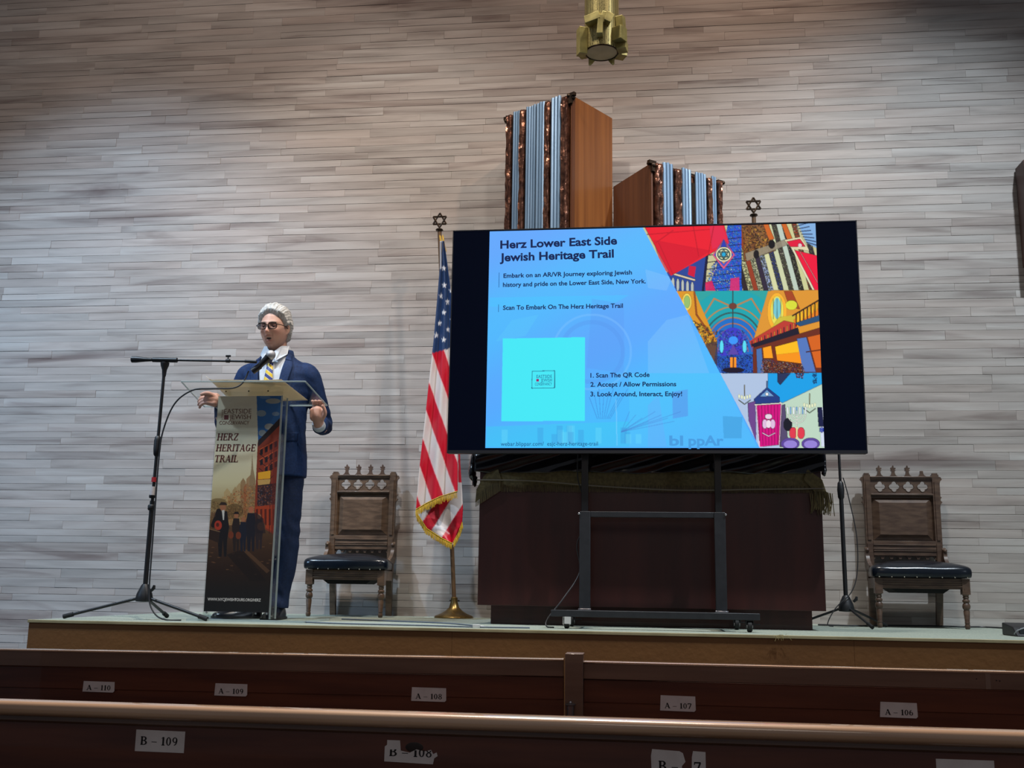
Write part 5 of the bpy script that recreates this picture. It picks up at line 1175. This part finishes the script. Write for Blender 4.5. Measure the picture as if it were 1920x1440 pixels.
# ================================================================ SPEAKER
man = thing('person', 'grey-haired man in navy suit and glasses speaking behind the clear lectern', 'person', (-2.11, 5.86, ST))
def solid(bms, voxel, it=2):
    me = bpy.data.meshes.new('tmp'); bms.to_mesh(me); bms.free(); o = bpy.data.objects.new('tmp', me); C.objects.link(o)
    md = o.modifiers.new('r', 'REMESH'); md.mode = 'VOXEL'; md.voxel_size = voxel
    if it:
        m2 = o.modifiers.new('s', 'SMOOTH'); m2.iterations = it; m2.factor = .5
    bpy.context.view_layer.update()
    r = bpy.data.meshes.new_from_object(o.evaluated_get(bpy.context.evaluated_depsgraph_get())); bpy.data.objects.remove(o); return r
def chain(bm, pts, rads, n=16, sub=6):
    P_ = spline([Vector(p) for p in pts], sub); R_ = []
    for i in range(len(pts)-1):
        for j in range(sub): R_.append(rads[i]+(rads[i+1]-rads[i])*j/sub)
    R_.append(rads[-1]); tube(bm, P_, R_, n); sphere(bm, P_[0], R_[0], 16); sphere(bm, P_[-1], R_[-1], 16)
def loft(bm, secs, n=40, pw=2.3):
    rings = []
    for z_, cx, cy, rx, ry in secs:
        r = []
        for i in range(n):
            a = 2*math.pi*i/n; c_, s_ = math.cos(a), math.sin(a)
            r.append(bm.verts.new((cx+rx*math.copysign(abs(c_)**(2/pw), c_), cy+ry*math.copysign(abs(s_)**(2/pw), s_), z_)))
        rings.append(r)
    for a, b in zip(rings, rings[1:]):
        for i in range(n): bm.faces.new((a[i], a[(i+1) % n], b[(i+1) % n], b[i]))
    bm.faces.new(rings[0][::-1]); bm.faces.new(rings[-1])
HC = Vector((-.022, -.035, 1.660)); HR = Matrix.Rotation(math.radians(-6), 4, 'Z') @ Matrix.Rotation(math.radians(4), 4, 'X')
HM = Matrix.Translation(HC) @ HR          # head frame: -y is forward
sm_ = lambda a, b, x: (lambda t: t*t*(3-2*t))(min(1, max(0, (x-a)/(b-a))))
def G(p, c_, s_): return math.exp(-sum(((p[i]-c_[i])/s_[i])**2 for i in range(3)))
def skull(d):
    p = Vector((d[0]*.074, d[1]*.096, d[2]*.125))
    if p.y > 0: p.y *= 1.0
    lo = sm_(-.01, -.12, p.z)
    p.x *= 1.03-.12*lo; 
    if p.y < 0: p.y *= 1-.02*lo
    else: p.y *= 1-.45*lo
    if p.y < 0:                                            # flatter face front
        p.y = -abs(p.y)**1.0
        k = sm_(.0, -.06, p.y); p.x *= 1+.05*k
    f = -1
    if p.y < -.02:
        ax = abs(p.x); q = (ax, 0, p.z)
        def gg(cx, cz, sx, sz): return math.exp(-((ax-cx)/sx)**2-((p.z-cz)/sz)**2)
        dy = 0
        dy += -.011*gg(0, -.004, .011, .026) - .019*gg(0, -.026, .0125, .013) - .007*gg(.011, -.031, .007, .007)
        dy += .013*gg(.031, .008, .018, .011)               # sockets
        dy += -.006*gg(.028, .030, .024, .008)              # brow
        dy += -.005*gg(.042, -.018, .016, .016)             # cheekbones
        dy += .004*gg(.036, -.05, .014, .02)
        dy += -.004*gg(0, -.055, .026, .012)
        dy += -.0055*gg(0, -.050, .022, .0045) - .007*gg(0, -.077, .019, .0055)   # lips
        dy += .014*gg(0, -.0635, .0165, .0070)               # open mouth
        dy += -.009*gg(0, -.103, .022, .014) + .004*gg(0, -.088, .02, .005)       # chin
        dy += .003*gg(.024, -.045, .004, .018)              # smile folds
        p.y += dy
    return p
def dirs(nu_, nv_):
    for j in range(nv_):
        th = math.pi*(j+.5)/nv_
        yield [Vector((math.sin(th)*math.cos(2*math.pi*i/nu_), math.sin(th)*math.sin(2*math.pi*i/nu_), math.cos(th))) for i in range(nu_)]
def closed(bm, rows, f):
    R_ = [[bm.verts.new(f(d_)) for d_ in row_] for row_ in rows]
    for a, b in zip(R_, R_[1:]):
        for i in range(len(a)): bm.faces.new((a[i], a[(i+1) % len(a)], b[(i+1) % len(a)], b[i]))
    bm.faces.new(R_[0]); bm.faces.new(R_[-1][::-1])
bm = B(); closed(bm, list(dirs(120, 110)), lambda d_: HM @ skull(d_))
for s in (-1, 1):                                          # ears
    e = [HM @ Vector((s*x, y, z_)) for x, y, z_ in ((.071, -.004, -.030), (.078, .010, -.020), (.083, .016, .0), (.081, .010, .020), (.075, -.002, .020), (.073, -.004, .005))]
    chain(bm, e, [.006, .006, .0062, .006, .005, .005], 8, 3); sphere(bm, HM @ Vector((s*.074, .004, -.004)), .014, 10, (.5, .8, 1.3))
chain(bm, [(-.022, .02, 1.63), (-.016, .012, 1.55), (-.008, .01, 1.44)], [.055, .054, .062])
# trunk and legs under the clothes
loft(bm, [(.82, 0, 0, .13, .09), (1.0, 0, 0, .14, .095), (1.2, 0, 0, .15, .10), (1.36, 0, 0, .17, .095), (1.43, 0, 0, .16, .08), (1.47, 0, 0, .08, .06)], 30)
HIPR, KNR, ANR = Vector((.095, 0, .88)), Vector((.105, -.01, .50)), Vector((.075, .015, .10))
HIPL, KNL, ANL = Vector((-.09, 0, .88)), Vector((-.11, -.01, .50)), Vector((-.115, .015, .10))
for a, b, c_ in ((HIPR, KNR, ANR), (HIPL, KNL, ANL)): chain(bm, [a, b, c_, c_+Vector((0, -.01, -.03))], [.075, .05, .032, .022], 14)
SHR, ELR, WRR = Vector((.160, .0, 1.405)), Vector((.262, .07, 1.12)), Vector((.288, -.085, 1.085))
SHL, ELL, WRL = Vector((-.160, .0, 1.405)), Vector((-.315, .03, 1.12)), Vector((-.245, -.225, 1.190))
chain(bm, [SHR, ELR, WRR], [.05, .04, .028], 14); chain(bm, [SHL, ELL, WRL], [.05, .04, .028], 14)
# viewer's right hand: palm below the plate, fingers curled over its edge
def finger(pts, r): chain(bm, pts, [r, r*.97, r*.93, r*.86][:len(pts)], 10, 3)
pc_ = Vector((.288, -.115, 1.140))
chain(bm, [WRR, Vector((.289, -.10, 1.11)), Vector((.287, -.118, 1.135)), Vector((.287, -.12, 1.160))], [.029, .032, .034, .030], 14)
chain(bm, [Vector((.268, -.118, 1.125)), Vector((.262, -.12, 1.160))], [.024, .020], 12); chain(bm, [Vector((.306, -.116, 1.125)), Vector((.314, -.116, 1.160))], [.024, .019], 12)
for k, (dx, ln) in enumerate(((-.029, .85), (-.010, 1.0), (.010, .97), (.028, .85))):
    x = .289+dx; finger([(x, -.112, 1.163), (x-.001, -.104, 1.188), (x-.002, -.112-.004*ln, 1.2135), (x-.002, -.112-.024*ln, 1.2155)], .0093)
chain(bm, [(.318, -.118, 1.118), (.336, -.132, 1.142), (.334, -.143, 1.168), (.326, -.150, 1.184)], [.0135, .0115, .0105, .0095], 10, 4)
# viewer's left hand: beside the plate edge, fingers pointing left
chain(bm, [WRL, Vector((-.272, -.245, 1.205)), Vector((-.300, -.255, 1.212))], [.028, .031, .030], 14)
chain(bm, [(-.27, -.235, 1.225), (-.305, -.240, 1.232)], [.022, .019], 12); chain(bm, [(-.27, -.255, 1.185), (-.302, -.262, 1.190)], [.022, .018], 12)
for k, (dz, ln) in enumerate(((.024, .86), (.006, 1.0), (-.012, .95), (-.028, .78))):
    b0 = Vector((-.308, -.250-.004*k, 1.212+dz)); finger([b0, b0+Vector((-.024*ln, -.006, -.002)), b0+Vector((-.046*ln, -.002, -.012)), b0+Vector((-.058*ln, .008, -.022))], .0092)
chain(bm, [(-.272, -.262, 1.222), (-.292, -.282, 1.236), (-.315, -.287, 1.236), (-.334, -.284, 1.230)], [.014, .012, .0108, .0095], 10, 4)
me = solid(bm, .0034, 2)
n = len(me.vertices); co = np.zeros(n*3, dtype=np.float32); me.vertices.foreach_get('co', co); co = co.reshape(-1, 3)
HI = np.array(HM.inverted()); L_ = co@HI[:3, :3].T+HI[:3, 3]
skin = np.array(S(214, 170, 150)[:3]); col = np.tile(skin, (n, 1))
def mixc(m_, c_): 
    global col; c_ = np.array(S(*c_)[:3]); col = col*(1-m_[:, None])+c_*m_[:, None]
ax = np.abs(L_[:, 0]); fz = L_[:, 2]; fr = (L_[:, 1] < -.03) & (co[:, 2] > 1.5)
ga = lambda cx, cz, sx, sz: np.exp(-((ax-cx)/sx)**2-((fz-cz)/sz)**2)*fr
rn = np.random.RandomState(9)
mixc(.35*ga(.045, -.025, .022, .018), (196, 110, 92)); mixc(.5*ga(0, -.028, .013, .012), (198, 112, 92)); mixc(.45*ga(0, -.095, .05, .03), (150, 112, 98))
mixc(.3*ga(.031, .006, .018, .009), (140, 90, 76)); mixc(np.clip(1.4*ga(.030, .031, .019, .0042), 0, 1)*.75, (120, 108, 100))
mixc(np.clip(1.3*ga(0, -.050, .021, .0045), 0, 1)*.7, (150, 82, 76)); mixc(np.clip(1.3*ga(0, -.077, .018, .0050), 0, 1)*.8, (158, 86, 80))
mixc(np.clip(2.6*ga(0, -.0635, .0165, .0062)-.6, 0, 1), (38, 14, 14)); mixc(np.clip(1.5*ga(0, -.0585, .010, .0018), 0, 1)*.5, (190, 180, 170))  # open mouth: its inner shade is painted into the skin colour
mixc(.35*np.exp(-((fz-.062)/.003)**2)*fr, (160, 108, 88)); mixc(.3*ga(.024, -.045, .003, .02), (130, 84, 70))
mixc((co[:, 2] < 1.35)*.15, (205, 120, 105))
colour(me, col)
skm = vmat('skin', rough=.5, spec=.4); skm.node_tree.nodes['Principled BSDF'].inputs['Subsurface Weight'].default_value = .12; skm.node_tree.nodes['Principled BSDF'].inputs['Subsurface Radius'].default_value = (.02, .008, .004)
skm.node_tree.nodes['Principled BSDF'].inputs['Subsurface Scale'].default_value = .3
body = obj('body', me, skm, man)
body['label'] = 'skin of face, neck and hands'
M_eye = mat('eye_white', S(190, 182, 176), rough=.2); M_iris = mat('iris', S(40, 28, 22), rough=.1)
for s in (-1, 1):
    ey = obj('eye', sphere(B(), HM @ Vector((s*.031, -.0735, .007)), .0115, 16), M_eye, man); obj('iris', sphere(B(), HM @ Vector((s*.031-.001, -.0820, .005)), .0048, 10), M_iris, ey)
    bm = B(); closed(bm, list(dirs(20, 12)), lambda d_: HM @ (Vector((s*.031, -.0735, .0095))+Vector((d_.x*.0135, d_.y*.0128, d_.z*.0105))) ); obj('eyelid', bm, mat('eyelid', S(168, 116, 98), rough=.5), man)
# hair: swept back, thick over the ears and nape
HAIRY = [(-.11, .100), (-.092, .094), (-.070, .074), (-.045, .044), (-.028, .004), (-.010, .004), (.004, .020), (.016, -.010), (.030, -.050), (.05, -.075), (.12, -.085)]
def zline(y): return float(np.interp(y, [a for a, b in HAIRY], [b for a, b in HAIRY]))
def hair(d_):
    p = skull(d_); 
    if d_.y < 0 and p.z < .06: pass
    pa = 1 if p.x > 0 else -1
    h = p.z-zline(p.y)+(.020*abs(p.x)/.07-.006 if p.y < -.06 else 0)
    side = abs(d_.x); t = sm_(-.002, .022, h)
    vol = .015+.010*sm_(.2, .9, side)*sm_(-.3, .4, d_.z)+.012*sm_(.3, 1, d_.z)+.008*sm_(.0, .8, d_.y)+.007*sm_(-.9, -.4, d_.y)*sm_(.3, .8, d_.z)
    an = math.atan2(d_.x, d_.z); ph = p.y*60
    wave = .0016*math.sin(an*9+math.sin(p.y*30)*1.4+pa)+.0011*math.sin(an*23+math.sin(p.y*40+an)*2)+.0010*math.sin(an*55+math.sin(p.y*30)*3)+0.0018*math.sin(p.y*42+p.z*30+an*1.3)
    nrm = Vector((p.x/.075, p.y/.098, p.z/.125)).normalized()
    return HM @ (p+nrm*(-.010*(1-t)+t*(vol+wave)))
bm = B(); closed(bm, list(dirs(200, 130)), hair)
hm = mat('grey_hair', S(222, 222, 218), S(158, 160, 157), (150, 26, 60), .5, bump=.5, contrast=(.35, .7), detail=6)
obj('hair', bm, hm, man)
# glasses
gl = mat('glasses_frame', S(30, 22, 18), rough=.25); lens = clear('lens', (.42, .42, .44, 1), .06, .3)
bm = B(); ctr = []
for s in (-1, 1):
    pts = []
    for i in range(29):
        a = 2*math.pi*i/28; c_, q_ = math.cos(a), math.sin(a); pts.append(HM @ Vector((s*.0325+.0265*math.copysign(abs(c_)**.55, c_), -.1045+.0035*abs(s*.0325+.0265*c_)/.05, .005+.0175*math.copysign(abs(q_)**.6, q_))))
    tube(bm, pts, .0023, 6, False)
    tube(bm, [HM @ Vector((s*.059, -.100, .014)), HM @ Vector((s*.0765, -.085, .012)), HM @ Vector((s*.083, -.02, .010)), HM @ Vector((s*.079, .014, .002))], .0022, 6)
    lb2 = B(); lb2.faces.new([lb2.verts.new(p) for p in pts[:-1]]); obj('lens', lb2, lens, man, sm=False)
tube(bm, [HM @ Vector((-.0075, -.1055, .010)), HM @ Vector((0, -.108, .013)), HM @ Vector((.0075, -.1055, .010))], .0024, 6)
for s in (-1, 1): tube(bm, [HM @ Vector((s*.010-.0+s*.046, -.1005, .0215)), HM @ Vector((s*.032, -.104, .0235)), HM @ Vector((s*.010, -.1045, .0215))], .0030, 6)
obj('glasses', bm, gl, man)
# suit
M_suit = mat('navy_wool', S(22, 50, 94), S(17, 41, 80), (90, 90, 90), .75, bump=.12, spec=.3)
M_suitd = mat('navy_wool_trousers', S(20, 38, 70), S(16, 31, 59), (90, 90, 90), .75, bump=.12, spec=.3)
bm = B()
loft(bm, [(.795, .0, .0, .196, .135), (.80, 0, 0, .198, .138), (.92, .0, .0, .193, .136), (1.06, 0, -.004, .178, .128), (1.20, 0, -.006, .183, .128), (1.32, 0, -.004, .196, .126), (1.39, 0, 0, .200, .115), (1.435, 0, .004, .186, .100), (1.465, 0, .008, .150, .088), (1.49, -.002, .010, .112, .080), (1.515, -.006, .012, .084, .072), (1.535, -.01, .014, .074, .066)], 48, 2.4)
chain(bm, [Vector((.135, 0.004, 1.418)), SHR+Vector((.03, .0, -.015)), (SHR+ELR)/2+Vector((.018, .0, 0)), ELR+Vector((.004, .01, -.01)), (ELR+WRR)/2, WRR+Vector((-.002, .028, -.006))], [.052, .061, .057, .053, .049, .043], 20)
chain(bm, [Vector((-.135, 0.004, 1.418)), SHL+Vector((-.03, 0, -.015)), (SHL+ELL)/2+Vector((-.008, .0, 0)), ELL+Vector((.0, .01, -.01)), (ELL+WRL)/2, WRL+Vector((-.002, .035, -.012))], [.052, .061, .057, .053, .049, .043], 20)
me = solid(bm, .0055, 6)
# creases at elbows, armpits and waist
n = len(me.vertices); co = np.zeros(n*3, dtype=np.float32); me.vertices.foreach_get('co', co); co = co.reshape(-1, 3); no = np.zeros(n*3, dtype=np.float32); me.vertices.foreach_get('normal', no); no = no.reshape(-1, 3)
arm = sum(np.exp(-(((co-np.array(e))**2).sum(1))/.09**2) for e in (ELR, ELL, SHR+Vector((-.03, 0, -.10)), SHL+Vector((.03, 0, -.10))))
dsp = .003*np.sin(co[:, 2]*110+co[:, 0]*70+np.sin(co[:, 1]*40)*2)*np.clip(arm, 0, 1)+.0012*np.sin(co[:, 2]*36+co[:, 0]*34+1)*np.sin(co[:, 0]*26+2)+.0004*np.sin(co[:, 2]*75-co[:, 0]*60)
co += no*dsp[:, None]; me.vertices.foreach_set('co', co.ravel().astype(np.float32)); me.update()
jk = obj('jacket', me, M_suit, man)
bvh = BVHTree.FromPolygons([v.co.copy() for v in me.vertices], [tuple(p.vertices) for p in me.polygons])
def drape(name, Lp, Rp, off, m, parent, nu_=10, nv_=30, th=.003, puff=0):
    Lp = spline([(a, 0, b) for a, b in Lp], 8); Rp = spline([(a, 0, b) for a, b in Rp], 8); P_ = np.zeros((nv_, nu_, 3)); last = -.13
    for j in range(nv_):
        f = j/(nv_-1); li, ri = f*(len(Lp)-1), f*(len(Rp)-1)
        a = Lp[int(li)].lerp(Lp[min(int(li)+1, len(Lp)-1)], li % 1); b = Rp[int(ri)].lerp(Rp[min(int(ri)+1, len(Rp)-1)], ri % 1)
        for i in range(nu_):
            u = i/(nu_-1); q_ = a.lerp(b, u); h = bvh.ray_cast(Vector((q_.x, -.6, q_.z)), Vector((0, 1, 0)))
            y = h[0].y if h[0] else last; last = y; P_[j, i] = (q_.x, y-off-puff*math.sin(math.pi*u), q_.z)
    P_[1:-1, :, 1] = (P_[:-2, :, 1]+P_[1:-1, :, 1]*2+P_[2:, :, 1])/4
    o = obj(name, grid_mesh(name, P_), m, parent); md = o.modifiers.new('s', 'SOLIDIFY'); md.thickness = th; md.offset = 0; return o
M_shirt = mat('white_shirt', S(206, 214, 222), S(194, 203, 214), (60, 60, 60), .8)
drape('shirt', [(-.085, 1.50), (-.080, 1.44), (-.058, 1.32), (-.03, 1.20), (-.004, 1.10)], [(.075, 1.50), (.074, 1.44), (.060, 1.32), (.034, 1.20), (.008, 1.10)], .004, M_shirt, man, 16, 40, .002)
tm = bpy.data.materials.new('striped_tie'); tm.use_nodes = True; q = tm.node_tree; b_ = q.nodes['Principled BSDF']; l = q.links; b_.inputs['Roughness'].default_value = .45
tcc = q.nodes.new('ShaderNodeTexCoord'); dt = q.nodes.new('ShaderNodeVectorMath'); dt.operation = 'DOT_PRODUCT'; dt.inputs[1].default_value = (16, 0, 22); l.new(tcc.outputs['Object'], dt.inputs[0])
fr_ = q.nodes.new('ShaderNodeMath'); fr_.operation = 'FRACT'; l.new(dt.outputs['Value'], fr_.inputs[0]); cr = q.nodes.new('ShaderNodeValToRGB'); cr.color_ramp.interpolation = 'CONSTANT'
cr.color_ramp.elements[0].color = S(222, 190, 46); cr.color_ramp.elements[1].position = .5; cr.color_ramp.elements[1].color = S(52, 62, 128)
for p_, c_ in ((.44, (200, 200, 205)), (.94, (200, 200, 205))): e_ = cr.color_ramp.elements.new(p_); e_.color = S(*c_)
l.new(fr_.outputs[0], cr.inputs[0]); l.new(cr.outputs[0], b_.inputs['Base Color'])
drape('tie', [(-.026, 1.445), (-.032, 1.36), (-.038, 1.26), (-.040, 1.12)], [(.006, 1.445), (.016, 1.36), (.026, 1.26), (.036, 1.12)], .011, tm, man, 9, 30, .003, .004)
M_knot = mat('tie_knot', S(24, 28, 52), S(40, 44, 70), (200, 200, 200), .5)
bm = B(); tube(bm, [(-.010, -.118, 1.488), (-.010, -.128, 1.470), (-.011, -.130, 1.444)], [.022, .020, .013], 12)
for v in bm.verts: v.co.y = -.1+(v.co.y+.1)*.8
obj('tie_knot', bm, M_knot, man)
for s in (-1, 1):
    o_x = -.008
    drape('lapel', [(o_x+s*.080, 1.505), (o_x+s*.074, 1.44), (o_x+s*.060, 1.32), (o_x+s*.036, 1.20), (o_x+s*.008, 1.09)],
          [(o_x+s*.092, 1.505), (o_x+s*.118, 1.455), (o_x+s*.124, 1.40), (o_x+s*.092, 1.27), (o_x+s*.022, 1.09)], .010, M_suit, man, 10, 40, .004)
    drape('upper_lapel', [(o_x+s*.078, 1.512), (o_x+s*.076, 1.47)], [(o_x+s*.098, 1.505), (o_x+s*.112, 1.462)], .013, M_suit, man, 6, 8, .004)
    bm = B()   # shirt collar leaf
    a = [bm.verts.new(p) for p in ((s*.008-.010, -.092, 1.515), (s*.034-.010, -.130, 1.452), (s*.082-.008, -.066, 1.505), (s*.076-.012, -.015, 1.565), (s*.050-.014, -.066, 1.555))]
    bm.faces.new(a); o = obj('shirt_collar', bm, M_shirt, man, sm=False); md = o.modifiers.new('s', 'SOLIDIFY'); md.thickness = .004
bm = B(); R1 = []
for k, (rx, ry, z_, dz) in enumerate(((.078, .072, 1.510, .0), (.070, .066, 1.572, .0))):
    R1.append([bm.verts.new((-.012+rx*math.sin(a), .012+ry*math.cos(a), z_-.012*(1-math.cos(a))/2)) for a in [(-2.5+5.0*i/30) for i in range(31)]])
for i in range(30): bm.faces.new((R1[0][i], R1[0][i+1], R1[1][i+1], R1[1][i]))
o = obj('shirt_collar', bm, M_shirt, man); md = o.modifiers.new('s', 'SOLIDIFY'); md.thickness = .004
bm = B(); R1 = []
for k, (rx, ry, z_) in enumerate(((.104, .092, 1.480), (.086, .080, 1.548))):
    R1.append([bm.verts.new((-.010+rx*math.sin(a), .016+ry*math.cos(a), z_-.010*(1-math.cos(a))/2)) for a in [(-2.1+4.2*i/30) for i in range(31)]])
for i in range(30): bm.faces.new((R1[0][i], R1[0][i+1], R1[1][i+1], R1[1][i]))
o = obj('jacket_collar', bm, M_suit, man); md = o.modifiers.new('s', 'SOLIDIFY'); md.thickness = .005
drape('pocket_flap', [(.085, 1.035), (.085, .985)], [(.165, 1.045), (.165, .995)], .004, M_suit, man, 8, 6, .003)
drape('pocket_flap', [(-.165, 1.045), (-.165, .995)], [(-.085, 1.035), (-.085, .985)], .004, M_suit, man, 8, 6, .003)
drape('front_edge', [(.008, 1.10), (.012, .95), (.03, .80)], [(.014, 1.10), (.018, .95), (.036, .80)], .004, M_suit, man, 3, 30, .005)
for z_ in (1.07, .97): 
    h = bvh.ray_cast(Vector((-.004, -.6, z_)), Vector((0, 1, 0))); obj('button', sphere(B(), (-.004, h[0].y-.003, z_), .008, 10, (1, .4, 1)), M_black, man)
for wv, d_ in ((WRR, Vector((.0, -.9, .35))), (WRL, Vector((-.5, -.8, .3)))):
    d_ = d_.normalized(); obj('shirt_cuff', tube(B(), [wv-d_*.02, wv+d_*.012], [.037, .036], 18), M_shirt, man)
bm = B()
for hp, kn, an in ((HIPR, KNR, ANR), (HIPL, KNL, ANL)):
    chain(bm, [hp+Vector((0, 0, .02)), hp+Vector((0, 0, -.12)), kn+Vector((0, 0, .02)), kn+Vector((0, .01, -.18)), an+Vector((0, -.004, .05)), an+Vector((0, -.012, -.03))], [.098, .092, .078, .068, .062, .062], 20, 5)
me = solid(bm, .006, 5)
n = len(me.vertices); co = np.zeros(n*3, dtype=np.float32); me.vertices.foreach_get('co', co); co = co.reshape(-1, 3); me.vertices.foreach_get('normal', no := np.zeros(n*3, dtype=np.float32)); no = no.reshape(-1, 3)
k_ = np.exp(-((co[:, 2]-.50)/.10)**2)+1.3*np.exp(-((co[:, 2]-.12)/.07)**2)+.4*np.exp(-((co[:, 2]-.75)/.08)**2)
dsp = .003*np.sin(co[:, 2]*70+co[:, 0]*60+np.sin(co[:, 0]*50))*k_*np.sin(co[:, 0]*40+1)+.0008*np.sin(co[:, 2]*30+co[:, 0]*80)
co += no*dsp[:, None]; co[:, 2] = np.maximum(co[:, 2], .062); me.vertices.foreach_set('co', co.ravel().astype(np.float32)); me.update()
obj('trousers', me, M_suitd, man)
M_shoe = mat('black_leather', S(20, 24, 32), rough=.25)
def shoe(hx, hy, ang):
    Mx = Matrix.Translation((hx, hy, 0)) @ Matrix.Rotation(ang, 4, 'Z'); bm = B(); rings = []
    for y, w_, h, z0 in ((.05, .022, .055, .01), (.035, .034, .080, .01), (.0, .038, .088, .01), (-.05, .040, .078, .01), (-.10, .046, .062, .01), (-.15, .050, .048, .01), (-.19, .044, .040, .011), (-.215, .030, .032, .012), (-.225, .012, .022, .014)):
        rings.append([bm.verts.new((w_*math.copysign(abs(math.cos(a))**.8, math.cos(a)), y, z0+(h-z0)*(math.sin(a) if math.sin(a) > 0 else 0))) for a in [2*math.pi*i/24 for i in range(24)]])
    for a, b in zip(rings, rings[1:]):
        for i in range(24): bm.faces.new((a[i], a[(i+1) % 24], b[(i+1) % 24], b[i]))
    bm.faces.new(rings[0]); bm.faces.new(rings[-1][::-1]); bmesh.ops.transform(bm, matrix=Mx, verts=bm.verts); sh = obj('shoe', bm, M_shoe, man)
    bm = B(); pts = [(.036, .05), (.042, 0), (.044, -.06), (.053, -.14), (.046, -.20), (.02, -.228), (-.02, -.228), (-.046, -.20), (-.053, -.14), (-.044, -.06), (-.042, 0), (-.036, .05)]
    a = [bm.verts.new((x, y, 0)) for x, y in pts]; b = [bm.verts.new((x, y, .014)) for x, y in pts]; bm.faces.new(a); bm.faces.new(b)
    for i in range(len(pts)): bm.faces.new((a[i], a[(i+1) % 12], b[(i+1) % 12], b[i]))
    bmesh.ops.transform(bm, matrix=Mx, verts=bm.verts); obj('sole', bm, M_rubber, sh)
    bm = B()
    for k in range(4): tube(bm, [(-.018, -.04-.022*k, .083-.008*k), (0, -.042-.022*k, .087-.008*k), (.018, -.04-.022*k, .083-.008*k)], .0025, 5)
    bmesh.ops.transform(bm, matrix=Mx, verts=bm.verts); obj('shoelaces', bm, M_rubber, sh)
shoe(.075, .03, .05); shoe(-.08, .03, -.9)
